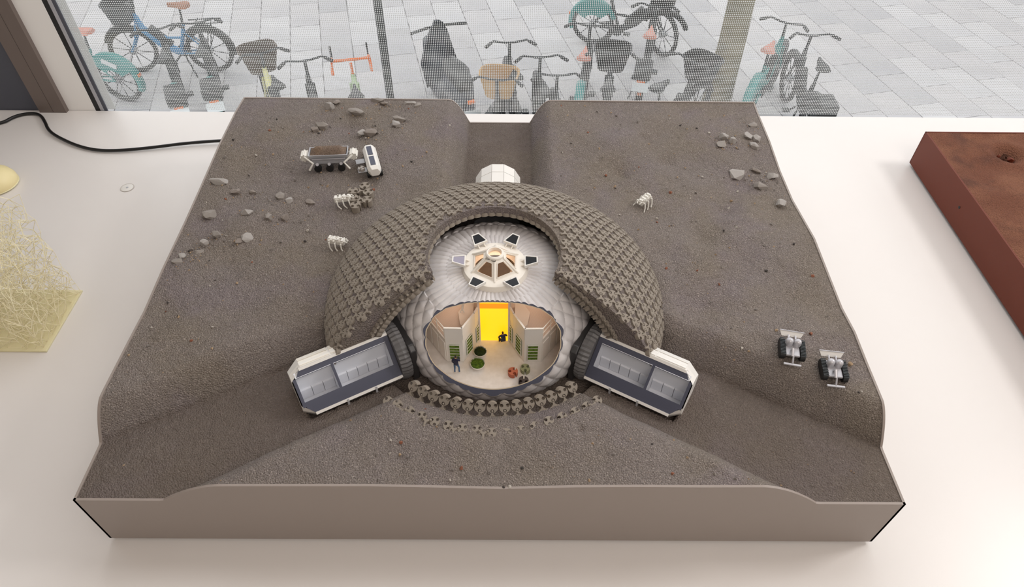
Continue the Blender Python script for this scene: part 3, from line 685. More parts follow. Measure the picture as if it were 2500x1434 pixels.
# x, y, length, width, thickness ratio, turn, tilt, tone, label
ROCKS = [
    (-0.4707, 0.5535, 0.0335, 0.0191, 0.22, 12.0, 14.0, 'slatepale', 'long pale slate slab at the left edge of the plateau'),
    (-0.4359, 0.5252, 0.0215, 0.0128, 0.3, 5.0, 0.0, 'slatebrown', 'brown stone beside the long pale slab'),
    (-0.4106, 0.5299, 0.0158, 0.0077, 0.35, 0.0, 0.0, 'slatebrown', 'thin brown stone right of the long slab'),
    (-0.4633, 0.4693, 0.0249, 0.0198, 0.35, 20.0, 12.0, 'slate', 'blocky grey stone at the left edge below the long slab'),
    (-0.4034, 0.474, 0.0208, 0.019, 0.4, 60.0, 20.0, 'slatepale', 'pointed upright pale stone in the left stone field'),
    (-0.3668, 0.4623, 0.0138, 0.0123, 0.45, 10.0, 5.0, 'slate', 'small rounded stone right of the pointed one'),
    (-0.3422, 0.4666, 0.0152, 0.0132, 0.4, 30.0, 5.0, 'slatebrown', 'small brownish stone at the right end of the left field'),
    (-0.3601, 0.5153, 0.0185, 0.017, 0.3, 45.0, 12.0, 'slate', 'angular grey stone left of the two walking robots'),
    (-0.3422, 0.5049, 0.0127, 0.0126, 0.4, 80.0, 10.0, 'slatepale', 'small upright pale stone next to the angular grey one'),
    (-0.3086, 0.5053, 0.0198, 0.011, 0.3, -10.0, 6.0, 'slatebrown', 'brown flake left of the walking robot by the bricks'),
    (-0.437, 0.4204, 0.0175, 0.0144, 0.45, 0.0, 5.0, 'slate', 'rounded grey stone above the oval pale one'),
    (-0.4521, 0.4051, 0.016, 0.0119, 0.4, 0.0, 0.0, 'slatepale', 'oval pale stone near the left edge'),
    (-0.4543, 0.3857, 0.0158, 0.0102, 0.16, 35.0, 8.0, 'slate', 'thin leaf-shaped flake near the left edge'),
    (-0.4824, 0.3656, 0.0207, 0.0139, 0.16, -10.0, 6.0, 'slate', 'broad flat flake lowest at the left edge'),
    (-0.4771, 0.3755, 0.013, 0.0101, 0.3, 0.0, 10.0, 'slatepale', 'small chip resting on the broad flat flake'),
    (-0.3884, 0.4152, 0.0187, 0.0207, 0.22, 45.0, 24.0, 'slatepale', 'tilted pale slab in the middle of the left field'),
    (-0.3987, 0.4085, 0.0147, 0.0103, 0.25, 25.0, 10.0, 'slatebrown', 'dark flake leaning on the tilted pale slab'),
    (-0.327, 0.7126, 0.0287, 0.0142, 0.35, -10.0, 5.0, 'slate', 'grey stone behind the digger with gravel around it'),
    (-0.3381, 0.7031, 0.0174, 0.0113, 0.4, 0.0, 5.0, 'slatebrown', 'brown stone left of the one behind the digger'),
    (-0.3237, 0.7779, 0.0214, 0.0137, 0.5, 10.0, 4.0, 'slatepale', 'pair of pale rounded lumps near the rear left edge'),
    (-0.3148, 0.794, 0.0183, 0.0139, 0.4, 30.0, 10.0, 'slatebrown', 'brownish stone behind the pale rounded lumps'),
    (-0.2707, 0.7545, 0.0375, 0.0146, 0.3, -8.0, 10.0, 'slate', 'long grey slab lying behind the white rover'),
    (-0.2372, 0.8054, 0.0301, 0.01, 0.3, -6.0, 8.0, 'slate', 'flat slab near the rear edge left of the notch'),
    (-0.2232, 0.7953, 0.0183, 0.0089, 0.4, 0.0, 5.0, 'slatebrown', 'small brown stone in front of the flat rear slab'),
    (-0.173, 0.8005, 0.0284, 0.0089, 0.25, 4.0, 4.0, 'slatepale', 'thin pale slab at the rear edge beside the notch'),
    (-0.1579, 0.7919, 0.0183, 0.0148, 0.3, 50.0, 14.0, 'slate', 'slanted chip at the right end of the rear slab'),
    (-0.1874, 0.7376, 0.0275, 0.0135, 0.3, -6.0, 12.0, 'slate', 'rock behind the white rover lying right of the long slab'),
    (-0.1902, 0.7158, 0.0208, 0.0133, 0.35, -10.0, 6.0, 'slatepale', 'rounded pale stone in front of the rear right pair'),
    (-0.2511, 0.6963, 0.0205, 0.0169, 0.3, 35.0, 14.0, 'slatepale', 'pale shard directly behind the white rover'),
    (-0.2338, 0.6913, 0.0252, 0.0169, 0.35, 0.0, 6.0, 'slatebrown', 'brown stone right of the pale shard'),
    (0.4151, 0.6962, 0.019, 0.0141, 0.45, -20.0, 6.0, 'slatepale', 'blocky pale stone in the rear right group'),
    (0.4065, 0.6765, 0.0219, 0.0205, 0.14, -50.0, 6.0, 'slate', 'curved flat flake below the blocky pale stone'),
    (0.4289, 0.6833, 0.0149, 0.0122, 0.45, 0.0, 5.0, 'slatepale', 'small rounded stone right of the curved flake'),
    (0.479, 0.7388, 0.0186, 0.0145, 0.25, 10.0, 10.0, 'slate', 'square chip near the rear right corner'),
    (0.4594, 0.6981, 0.0174, 0.0189, 0.4, 30.0, 8.0, 'slatepale', 'left lump of the pale cluster at the right edge'),
    (0.4751, 0.6944, 0.0158, 0.017, 0.45, 0.0, 5.0, 'slatepale', 'upper right lump of the pale cluster at the right edge'),
    (0.4663, 0.6735, 0.0219, 0.013, 0.4, -40.0, 5.0, 'slatepale', 'long lower lump of the pale cluster at the right edge'),
    (0.4207, 0.6002, 0.03, 0.0286, 0.22, 0.0, 5.0, 'slatepale', 'broad knobbly pale stone on the right plateau'),
    (0.4535, 0.5647, 0.0265, 0.0193, 0.28, -15.0, 14.0, 'slate', 'leaf-shaped grey slab at the right edge'),
    (0.4801, 0.5915, 0.0209, 0.0178, 0.3, -25.0, 10.0, 'slatepale', 'pale stone at the right edge above the grey slab'),
    (0.4561, 0.6102, 0.0227, 0.0081, 0.3, -40.0, 14.0, 'slatebrown', 'thin dark ridge-like flake right of the knobbly stone'),
    (0.4746, 0.5153, 0.0186, 0.017, 0.4, -30.0, 8.0, 'slatepale', 'pale crumbly stone lowest of the right edge group')]
for k, (x, y, ln, wd, fl, rz, tl, tone, lab) in enumerate(ROCKS):
    me = chip_mesh('slate_chip', 100 + k, fl, M[tone], 8)
    o = link('slate_chip', me, label=lab, cat='stone', group='slate chips on the landscape')
    o.scale = (ln / 2 * 1.05, wd / 2 * 1.05, (ln + wd) / 4 * 1.45); o.rotation_euler = (R(tl), R(tl * 0.4), R(rz))
    o.location = (x, y, H(x, y) + fl * (ln + wd) / 4 * 0.85)

# pebbles: those large enough to pick out are parts of the ground, the fine grit is one piece
peb_me = {}
for t_ in ('peb_rust', 'peb_tan', 'peb_grey', 'peb_pale', 'peb_dark'):
    peb_me[t_] = [chip_mesh('pebble', 500 + q, 0.65, M[t_], 7) for q in range(3)]
PEB = [(-0.2222, 0.6926, 0.0068, 'peb_grey'), (-0.3811, 0.3235, 0.0054, 'peb_tan'), (-0.4169, 0.3324, 0.0042, 'peb_dark'), (-0.4128, 0.2135, 0.005, 'peb_rust'), (-0.4448, 0.2563, 0.0052, 'peb_tan'), (-0.447, 0.2594, 0.004, 'peb_dark'), (-0.4694, 0.2708, 0.0035, 'peb_rust'), (-0.4719, 0.2866, 0.0035, 'peb_dark'), (-0.4698, 0.2052, 0.0044, 'peb_grey'), (-0.4777, 0.2394, 0.004, 'peb_pale'), (-0.4172, 0.6926, 0.006, 'peb_rust'), (-0.4285, 0.6279, 0.0051, 'peb_pale'), (-0.3974, 0.6283, 0.0051, 'peb_tan'), (-0.4807, 0.6151, 0.0065, 'peb_grey'), (-0.2876, 0.5446, 0.0069, 'peb_tan'), (-0.3119, 0.6567, 0.0052, 'peb_dark'), (-0.2093, 0.54, 0.0062, 'peb_rust'), (0.2016, 0.5639, 0.0063, 'peb_tan'), (0.2942, 0.5437, 0.0063, 'peb_rust'), (0.2603, 0.54, 0.0055, 'peb_grey'), (0.2593, 0.4702, 0.006, 'peb_pale'), (0.2573, 0.3561, 0.0056, 'peb_rust'), (0.2487, 0.6135, 0.0051, 'peb_rust'), (0.3953, 0.5285, 0.0062, 'peb_tan'), (0.3844, 0.5037, 0.0054, 'peb_pale'), (0.4319, 0.6652, 0.006, 'peb_tan'), (0.4164, 0.4029, 0.0064, 'peb_grey'), (0.4075, 0.3523, 0.0056, 'peb_dark'), (0.474, 0.3408, 0.0074, 'peb_rust'), (0.3732, 0.2742, 0.0064, 'peb_grey'), (0.3308, 0.2386, 0.0046, 'peb_grey'), (0.1477, 0.0422, 0.0054, 'peb_grey'), (0.2857, 0.0113, 0.0057, 'peb_grey'), (0.0228, 0.0025, 0.0052, 'peb_pale'), (0.0157, 0.0025, 0.0043, 'peb_dark'), (0.0372, 0.0258, 0.0053, 'peb_dark'), (0.1952, 0.0559, 0.0045, 'peb_dark'), (0.1697, 0.0631, 0.0035, 'peb_tan'), (-0.1219, 0.0439, 0.0044, 'peb_pale'), (-0.1095, 0.0423, 0.0044, 'peb_tan'), (-0.1005, 0.0402, 0.0049, 'peb_grey'), (-0.1224, 0.0601, 0.004, 'peb_pale'), (-0.1376, 0.0405, 0.0044, 'peb_grey'), (-0.0473, 0.0099, 0.0038, 'peb_pale'), (0.1157, 0.0093, 0.0043, 'peb_tan'), (0.1001, 0.0672, 0.003, 'peb_pale'), (0.4349, 0.2247, 0.0057, 'peb_rust'), (0.3904, 0.2324, 0.0068, 'peb_tan'), (0.4758, 0.1776, 0.0077, 'peb_tan'), (0.2225, 0.0808, 0.003, 'peb_grey'), (-0.4779, 0.4992, 0.0047, 'peb_pale'), (-0.3651, 0.4644, 0.0053, 'peb_pale'), (-0.3147, 0.46, 0.0053, 'peb_grey'), (-0.2982, 0.4115, 0.0051, 'peb_dark'), (-0.3452, 0.3896, 0.0057, 'peb_grey'), (-0.2941, 0.4326, 0.0058, 'peb_grey'), (-0.369, 0.365, 0.0043, 'peb_rust'), (0.1301, 0.7628, 0.0055, 'peb_tan'), (0.3704, 0.7247, 0.0062, 'peb_dark'), (0.3909, 0.7116, 0.0061, 'peb_pale'), (0.3368, 0.5409, 0.0056, 'peb_grey'), (0.3558, 0.5865, 0.005, 'peb_pale')]
def pebble(x, y, s_, t_):
    if math.hypot(x - HUB.x, y - HUB.y) < 0.262 and y > 0.12: return
    o = link('pebble', rnd.choice(peb_me[t_]), terrain); o.scale = (s_ / 2, s_ / 2 * rnd.uniform(0.7, 1), s_ / 2 * 0.9)
    o.rotation_euler = (0, 0, rnd.uniform(0, 6)); o.location = (x, y, H(x, y) + s_ * 0.16)
for x, y, s_, t_ in PEB: pebble(x, y, s_, t_)
for k in range(190):
    x, y = rnd.uniform(-0.48, 0.48), rnd.uniform(0.015, 0.80)
    if H(x, y) < 0.140: continue
    pebble(x, y, rnd.uniform(0.0028, 0.0056), rnd.choice(('peb_grey', 'peb_grey', 'peb_dark', 'peb_tan', 'peb_rust', 'peb_pale')))
grit = MB()
for k in range(2600):
    x, y = rnd.uniform(-0.49, 0.49), rnd.uniform(0.008, 0.81); z = H(x, y)
    if rnd.random() < 0.5 and ROCKS:
        q = rnd.choice(ROCKS); x = q[0] + rnd.gauss(0, 0.014); y = q[1] + rnd.gauss(-0.004, 0.010)
        if abs(x) > 0.49 or y > 0.80: continue
        z = H(x, y)
    if math.hypot(x - HUB.x, y - HUB.y) < 0.25 and y > 0.1: continue
    if z < 0.135 and rnd.random() < 0.8: continue
    s_ = rnd.uniform(0.0005, 0.0015) if k % 4 else rnd.uniform(0.0012, 0.0026); m = Matrix.Rotation(rnd.uniform(0, 6), 3, 'Z')
    vs = [m @ Vector(v) * s_ + Vector((x, y, z + s_ * 0.2)) for v in ((1, 0, 0), (-0.4, 0.9, 0), (-0.6, -0.8, 0), (0.1, 0, 0.9))]
    grit.cur = rnd.randrange(3); grit.add(vs, [(0, 1, 3), (1, 2, 3), (2, 0, 3)])
grit.build('grit', [M['peb_grey'], M['slate'], M['peb_tan']], terrain, kind='stuff')

# ================================================================== printed shell (regolith bricks)
OA, OB, OZ = 0.2420, 0.1175, 0.140       # outer spheroid
IA, IB, IZ = 0.190, 0.1235, 0.125       # inner spheroid
HOLE = 0.090
def ell(a, b, z0, r): return z0 + b * math.sqrt(max(0.0, 1 - (r / a) ** 2))
def pol(r, fdeg, z):                    # angle 0 = towards the viewer, + = right
    return Vector((HUB.x + r * math.sin(R(fdeg)), HUB.y - r * math.cos(R(fdeg)), z))
shell = thing('regolith_dome', 'grey brick dome shell cut open at the front', 'dome', (HUB.x, HUB.y, FLOOR))
NA = 160
def prof_pts(a, b, z0, n, r0=HOLE, zmin=0.100):
    out = []
    t0 = math.asin(r0 / a)
    for i in range(n + 1):
        t = t0 + (R(100) - t0) * i / n
        r, z = a * math.sin(t), z0 + b * math.cos(t)
        out.append((r, max(z, zmin)))
    return out
outer = prof_pts(OA, OB, OZ, 26); inner = prof_pts(IA, IB, IZ, 20)
loop = outer + inner[::-1]
mb = MB(); n = len(loop)
vs = []
for i in range(NA + 1):
    for r, z in loop:
        f0 = 60 + math.degrees(math.asin(0.0045 / r)); vs.append(pol(r, f0 + (360 - 2 * f0) * i / NA, z))
fs = [(i * n + k, (i + 1) * n + k, (i + 1) * n + (k + 1) % n, i * n + (k + 1) % n) for i in range(NA) for k in range(n)]
fs += [tuple(range(n)), tuple(NA * n + k for k in range(n - 1, -1, -1))]
mb.add(vs, fs).build('sand_shell', M['sand'], shell, smooth=40)

A_ = 0.0178                                  # brick spacing
def disc_outline(Rd=0.0067, hr=0.0023, hc=0.0043, neck=0.0011):
    pts = []
    for k in range(3):
        c = R(-90 + 120 * k); a0 = c - R(60); half = math.asin(neck / Rd)
        for i in range(5): t = a0 + (c - half - a0) * i / 4; pts.append((Rd * math.cos(t), Rd * math.sin(t)))
        hx, hy = hc * math.cos(c), hc * math.sin(c); g0 = math.asin(neck / hr)
        for i in range(7):
            t = c - g0 - (2 * PI - 2 * g0) * i / 6; pts.append((hx + hr * math.cos(t), hy + hr * math.sin(t)))
        for i in range(4): t = c + half + (R(60) - half) * i / 4; pts.append((Rd * math.cos(t), Rd * math.sin(t)))
    return pts
def disc_mesh(name, z0, z1, m):
    mb = MB().prism(disc_outline(), z0, z1); me = mb.mesh(name, m)
    bm = bmesh.new(); bm.from_mesh(me); bmesh.ops.triangulate(bm, faces=[f for f in bm.faces if len(f.verts) > 4]); bm.to_mesh(me); bm.free()
    me.polygons.foreach_set('use_smooth', [True] * len(me.polygons)); me.set_sharp_from_angle(angle=R(35)); return me
def conn_mesh(name, z0, z1, m):
    mb = MB(); pts = []
    for k in range(3):
        t = R(90 + 120 * k); pts += [(0.0046 * math.cos(t - 0.25), 0.0046 * math.sin(t - 0.25)), (0.0046 * math.cos(t + 0.25), 0.0046 * math.sin(t + 0.25))]
        t2 = R(150 + 120 * k); pts.append((0.0018 * math.cos(t2), 0.0018 * math.sin(t2)))
    mb.prism(pts, z0, z1)
    for k in range(3):
        t = R(90 + 120 * k); mb.ball((0.0060 * math.cos(t), 0.0060 * math.sin(t), z1 - 0.0010), 0.00185, 7, 4)
    me = mb.mesh(name, m, smooth=45); return me
me_disc = disc_mesh('brick', -0.003, 0.0026, M['brickclay']); me_conn = conn_mesh('connector', -0.003, 0.0022, M['brickclay'])
def frame(a, b, z0, r, fdeg, spin=0.0):
    """matrix on a spheroid: x/y in the surface, z outwards; plan-view axes keep their direction"""
    z = ell(a, b, z0, r); f = R(fdeg)
    er = Vector((math.sin(f), -math.cos(f), 0)); ef = Vector((math.cos(f), math.sin(f), 0))
    nz_ = Vector((er.x * r / a ** 2, er.y * r / a ** 2, (z - z0) / b ** 2)).normalized()
    et = ef.cross(nz_)                                       # down-slope... outward tangent
    if et.dot(er) < 0: et = -et
    p = Vector((HUB.x, HUB.y, 0)) + er * r; p.z = z
    al = math.atan2(er.y, er.x)                              # plan angle of outward direction
    ex = et * math.cos(-al + spin) + ef * math.sin(-al + spin)
    ey = nz_.cross(ex)
    return Matrix(((ex.x, ey.x, nz_.x, p.x), (ex.y, ey.y, nz_.y, p.y), (ex.z, ey.z, nz_.z, p.z), (0, 0, 0, 1)))
# arc-length table of the outer profile
tt = np.linspace(0, R(100), 2000); rr_ = OA * np.sin(tt); zz_ = OZ + OB * np.cos(tt)
ss_ = np.concatenate([[0], np.cumsum(np.hypot(np.diff(rr_), np.diff(zz_)))])
sites = {'d': [], 'c': []}
for j in range(-22, 23):
    for i in range(-26, 27):
        for kind, off in (('d', 0.0), ('c', -A_ / math.sqrt(3))):
            u = (i + (0.5 if j % 2 else 0.0)) * A_; v = j * A_ * math.sqrt(3) / 2 + off
            rho = math.hypot(u, v)
            if rho > ss_[-1]: continue
            r = float(np.interp(rho, ss_, rr_)); z = float(np.interp(rho, ss_, zz_))
            fd = math.degrees(math.atan2(u, -v))
            if r < HOLE + 0.0045 or z < OZ + 0.004: continue
            side = (abs(fd) - 60) * PI / 180 * r
            if side < 0.006: continue
            p = pol(r, fd, z)
            if z < H(p.x, p.y) + 0.003 and H(p.x, p.y) > 0.14: continue
            sites[kind].append(((p - CAM).length, r, fd))
def place_bricks(key, me, name, thing_, limit):
    lst = sorted(sites[key]); rest = MB()
    src_v = [v.co.copy() for v in me.vertices]; src_f = [tuple(p.vertices) for p in me.polygons]
    for k, (d, r, fd) in enumerate(lst):
        m = frame(OA, OB, OZ, r, fd)
        if k < limit:
            o = bpy.data.objects.new(name, me); COL.objects.link(o); o.parent = thing_
            o.matrix_basis = Matrix.Translation(-Vector((HUB.x, HUB.y, FLOOR))) @ m
        else: rest.add([m @ v for v in src_v], src_f)
    if rest.v: rest.build(name + '_field', M['brickclay'], thing_, kind='stuff', smooth=40)
    return len(lst)
nd = place_bricks('d', me_disc, 'brick', shell, 252); nc = place_bricks('c', me_conn, 'connector', shell, 300)
def put(me, name, m, thing_=shell, base_=None):
    o = bpy.data.objects.new(name, me); COL.objects.link(o); o.parent = thing_
    o.matrix_basis = Matrix.Translation(-Vector(base_ or (HUB.x, HUB.y, FLOOR))) @ m; return o
# scalloped rim of the roof opening and the edge-on courses down both cut faces
me_thick = disc_mesh('brick', -0.005, 0.003, M['brickclay'])
for k in range(36):
    fd = 64 + 232 * k / 35
    put(me_disc, 'brick', frame(IA + 0.002, IB + 0.002, IZ, HOLE + 0.0045, fd, R(fd)))
for s_ in (-1, 1):
    for k in range(13):
        t = math.asin(0.098 / IA) + (R(67) - math.asin(0.098 / IA)) * k / 12
        rk = (IA + 0.003) * math.sin(t); off = 60 + math.degrees(math.asin(0.0062 / rk))
        put(me_thick, 'brick', frame(IA + 0.003, IB + 0.003, IZ, rk, s_ * off, R(90)))
        rk = (IA + 0.012) * math.sin(t); off = 60 + math.degrees(math.asin(0.0040 / rk))
        put(me_conn, 'connector', frame(IA + 0.012, IB + 0.012, IZ, rk, s_ * off, R(90)))

# low front remnant of the shell: upright inner course, half-buried outer course
rem = thing('shell_footing', 'low curved row of bricks left standing in front of the dome', 'brick row', (HUB.x, HUB.y - 0.19, FLOOR))
RB = (HUB.x, HUB.y - 0.19, FLOOR)
me_front = disc_mesh('brick', -0.006, 0.002, M['brickclay'])
def stand(r, fdeg, z, tilt, spin=0.0, sc=1.0):
    f = R(fdeg); er = Vector((math.sin(f), -math.cos(f), 0)); ef = Vector((math.cos(f), math.sin(f), 0))
    nz_ = (er * math.cos(R(tilt)) + Vector((0, 0, 1)) * math.sin(R(tilt))).normalized(); ey = nz_.cross(ef)
    ex = ef
    if spin: ex, ey = ef * math.cos(spin) + ey * math.sin(spin), -ef * math.sin(spin) + ey * math.cos(spin)
    p = pol(r, fdeg, z)
    return Matrix(((ex.x, ey.x, nz_.x, p.x), (ex.y, ey.y, nz_.y, p.y), (ex.z, ey.z, nz_.z, p.z), (0, 0, 0, 1))) @ Matrix.Scale(sc, 4)
for k in range(15):
    fd = -34.5 + 69 * k / 14
    put(me_front, 'brick', stand(0.1830, fd, 0.1455, 42, 0.0, 1.08), rem, RB)
    put(me_conn, 'connector', stand(0.1900, fd, 0.1372, 42, 0.0, 1.0), rem, RB)
for k in range(17):
    fd = -37.5 + 75 * k / 16; z = H(*pol(0.221, fd, 0).xy)
    put(me_disc, 'brick', stand(0.221 + rnd.uniform(-0.001, 0.001), fd, z - 0.0012 + rnd.uniform(-0.001, 0.001), 72, R(rnd.uniform(-20, 20)), 0.95), rem, RB)
    if k % 2: put(me_conn, 'connector', stand(0.2245, fd + 2.1, z - 0.0012, 70, R(180), 1.0), rem, RB)

# ================================================================== quilted inner dome
PR = [(.040, .2185), (.055, .2175), (.075, .215), (.095, .2095), (.112, .2005), (.127, .187), (.138, .170), (.1445, .152), (.1465, .135), (.1455, .118), (.141, .103), (.137, .094)]
pa = np.array(PR); sl = np.concatenate([[0], np.cumsum(np.hypot(np.diff(pa[:, 0]), np.diff(pa[:, 1])))])
def pr_at(s): return float(np.interp(s, sl, pa[:, 0])), float(np.interp(s, sl, pa[:, 1]))
inf = thing('inflatable_habitat', 'quilted silver white inflatable dome with its front sliced open', 'dome', (HUB.x, HUB.y, 0.094))
NQ = 60; NPH = NQ * 10; NS = 170
seams = [0.0, sl[1] + 0.012, sl[3] + 0.008, sl[5] - 0.002, sl[7], sl[9] - 0.004, sl[-1]]
def quilt(s, ph):
    q = next((i for i in range(len(seams) - 1) if s <= seams[i + 1]), len(seams) - 2)
    t = (s - seams[q]) / (seams[q + 1] - seams[q]); t = min(1, max(0, t))
    w = ph * NQ / (2 * PI); w = w if q < 2 else w * (36 / 60)
    if q < 2:
        w += 0.35 * t * (1 if q else -1); a = abs(math.sin(PI * w)); amp = 0.0017
        return amp * (a ** 0.6) * (0.6 + 0.4 * math.sin(PI * t) ** 0.5) - amp * 0.5
    v = (s - seams[2]) / 0.030; a = abs(math.sin(PI * (w + v))) * abs(math.sin(PI * (w - v)))   # diamond cells
    return 0.0034 * a ** 0.42 - 0.0017
vs = []
for i in range(NS + 1):
    s = sl[-1] * i / NS; r, z = pr_at(s); r2, z2 = pr_at(min(sl[-1], s + 0.001)); r1, z1 = pr_at(max(0, s - 0.001))
    d = math.hypot(r2 - r1, z2 - z1); nr, nzz = -(z2 - z1) / d, (r2 - r1) / d
    for k in range(NPH):
        ph = 2 * PI * k / NPH; q = quilt(s, ph); rr0 = r + nr * q
        vs.append((HUB.x + rr0 * math.cos(ph), HUB.y + rr0 * math.sin(ph), z + nzz * q))
def TH(s): return 0.0015 + 0.0042 * smooth01((s - 0.122) / 0.045)
NI = 60
for i in range(NI + 1):
    s = sl[-1] * i / NI; r, z = pr_at(s); r2, z2 = pr_at(min(sl[-1], s + 0.001)); r1, z1 = pr_at(max(0, s - 0.001))
    d = math.hypot(r2 - r1, z2 - z1); nr, nzz = -(z2 - z1) / d, (r2 - r1) / d
    for k in range(NPH):
        ph = 2 * PI * k / NPH; vs.append((HUB.x + (r - nr * TH(s)) * math.cos(ph), HUB.y + (r - nr * TH(s)) * math.sin(ph), z - nzz * TH(s)))
fo = [(i * NPH + k, i * NPH + (k + 1) % NPH, (i + 1) * NPH + (k + 1) % NPH, (i + 1) * NPH + k) for i in range(NS) for k in range(NPH)]
ob = (NS + 1) * NPH
fi = [(ob + i * NPH + k, ob + (i + 1) * NPH + k, ob + (i + 1) * NPH + (k + 1) % NPH, ob + i * NPH + (k + 1) % NPH) for i in range(NI) for k in range(NPH)]
CUT_P = Vector((0, 0.233, 0.2165)); CUT_B = Vector((0, 0.150, 0.1185)); _cd = (CUT_P - CUT_B).normalized(); CUT_N = Vector((1, 0, 0)).cross(_cd)
if CUT_N.y > 0: CUT_N = -CUT_N
def cut_part(faces, name, m):
    used = sorted({i for f in faces for i in f}); mp = {v: i for i, v in enumerate(used)}
    me = bpy.data.meshes.new(name); me.from_pydata([vs[i] for i in used], [], [tuple(mp[i] for i in f) for f in faces])
    bm = bmesh.new(); bm.from_mesh(me)
    res = bmesh.ops.bisect_plane(bm, geom=bm.verts[:] + bm.edges[:] + bm.faces[:], plane_co=CUT_P, plane_no=CUT_N, clear_outer=True)
    pts = [v.co.copy() for v in bm.verts if abs((v.co - CUT_P).dot(CUT_N)) < 1e-6 and v.is_boundary]
    bmesh.ops.recalc_face_normals(bm, faces=bm.faces); bm.to_mesh(me); bm.free()
    me.materials.append(m); me.polygons.foreach_set('use_smooth', [True] * len(me.polygons)); me.set_sharp_from_angle(angle=R(35)); me.update()
    return link(name, me, inf), pts
_, lo = cut_part(fo, 'quilted_skin', M['inflat']); _, li = cut_part(fi, 'lining', M['brownroom'])
# section face between the two cut edges
cc = sum(lo, Vector()) / len(lo); ex_ = Vector((1, 0, 0)); ey_ = _cd
def by_angle(pts):
    a = sorted((math.atan2((p - cc).dot(ey_), (p - cc).dot(ex_)), (p - cc).length) for p in pts)
    return np.array([q[0] for q in a]), np.array([q[1] for q in a])
aO, rO = by_angle(lo); aI, rI = by_angle(li)
sec = MB(); N3 = 420; vv = []
for k in range(N3):
    t = -PI + 2 * PI * k / N3; ro = float(np.interp(t, aO, rO, period=2 * PI)); ri = float(np.interp(t, aI, rI, period=2 * PI))
    ri = min(ri, ro - 0.0008)
    d = ex_ * math.cos(t) + ey_ * math.sin(t); rm = ri + min(0.0012, (ro - ri) * 0.4)
    vv += [cc + d * (ro - 0.0001) + CUT_N * 0.0003, cc + d * rm + CUT_N * 0.0003, cc + d * ri + CUT_N * 0.0002]
sec.cur = 0; sec.add(vv, [(k * 3, ((k + 1) % N3) * 3, ((k + 1) % N3) * 3 + 1, k * 3 + 1) for k in range(N3)])
sec.build('section_face', M['navy'], inf)
lin = MB(); lin.add(vv, [(k * 3 + 1, ((k + 1) % N3) * 3 + 1, ((k + 1) % N3) * 3 + 2, k * 3 + 2) for k in range(N3)]); lin.build('section_lining', M['lining'], inf)

# ---- cupola
cup = thing('cupola', 'cream hexagonal cupola with six opened dark shutters', 'cupola', (HUB.x, HUB.y, 0.215))
CX, CY = HUB.x + 0.001, HUB.y - 0.004
MB().lathe([(0.030, 0.2145), (0.0465, 0.2145), (0.0455, 0.222), (0.0435, 0.2255), (0.036, 0.2275), (0.030, 0.2275), (0.030, 0.2145)], 72, (CX, CY, 0)).build('base_ring', M['cream'], cup, smooth=30)
Z0, Z1, RA, RBp = 0.2270, 0.2440, 0.0355, 0.0135
def hexp(r, k, z): t = R(60 * k + 30); return Vector((CX + r * math.cos(t), CY + r * math.sin(t), z))   # corners
for k in range(6):
    a, b, c, d = hexp(RA, k, Z0), hexp(RA, k + 1, Z0), hexp(RBp, k + 1, Z1), hexp(RBp, k, Z1)
    nrm = (b - a).cross(d - a).normalized(); 
    if nrm.z < 0: nrm = -nrm
    ctr = (a + b + c + d) / 4
    def ins(p, f): return ctr + (p - ctr) * f
    q = [ins(p, 0.66) for p in (a, b, c, d)]; o_ = [a, b, c, d]
    mbw = MB(); t_ = nrm * 0.0014
    V = o_ + q + [p - t_ for p in o_] + [p - t_ for p in q]
    F = []
    for i in range(4):
        j = (i + 1) % 4; F += [(i, j, 4 + j, 4 + i), (8 + i, 12 + i, 12 + j, 8 + j), (4 + i, 4 + j, 12 + j, 12 + i)]
    mbw.add(V, F); wf = mbw.build('window_frame', M['cream'], cup)
    # raised bead round the opening
    sub(MB().tube([ins(p, 0.70) + nrm * 0.0004 for p in (a, b, c, d)], 0.0009, 6, closed=True).build('bead', M['cream'], smooth=True), wf)
    sub(MB().add([p - t_ * 0.7 for p in [ins(p, 0.68) for p in (a, b, c, d)]], [(0, 1, 2, 3)]).build('pane', M['pane']), wf)
    # rib at the corner
    MB().tube([hexp(RA + 0.001, k, Z0), hexp(RBp, k, Z1)], 0.0013, 8).build('rib', M['cream'], cup, smooth=True)
MB().lathe([(0.0085, 0.2425), (0.0125, 0.2425), (0.0125, 0.247), (0.0108, 0.2485), (0.0094, 0.2485), (0.0090, 0.246), (0.0085, 0.2425)], 40, (CX, CY, 0)).build('top_ring', M['cream'], cup, smooth=30)
MB().lathe([(0.0, 0.2440), (0.0088, 0.2440)], 30, (CX, CY, 0)).build('top_pane', M['pane'], cup)
for sgn in (-1, 1): MB().tube([(CX + sgn * 0.004 - 0.008, CY - 0.0115 + (sgn < 0) * 0.004, 0.2448), (CX + sgn * 0.004 - 0.008, CY - 0.0135 + (sgn < 0) * 0.004, 0.2450), (CX + sgn * 0.004 - 0.003, CY - 0.0145 + (sgn < 0) * 0.004, 0.2450), (CX + sgn * 0.004 - 0.003, CY - 0.0125 + (sgn < 0) * 0.004, 0.2448)], 0.0004, 5).build('grab_rail', M['darkmetal'], cup)
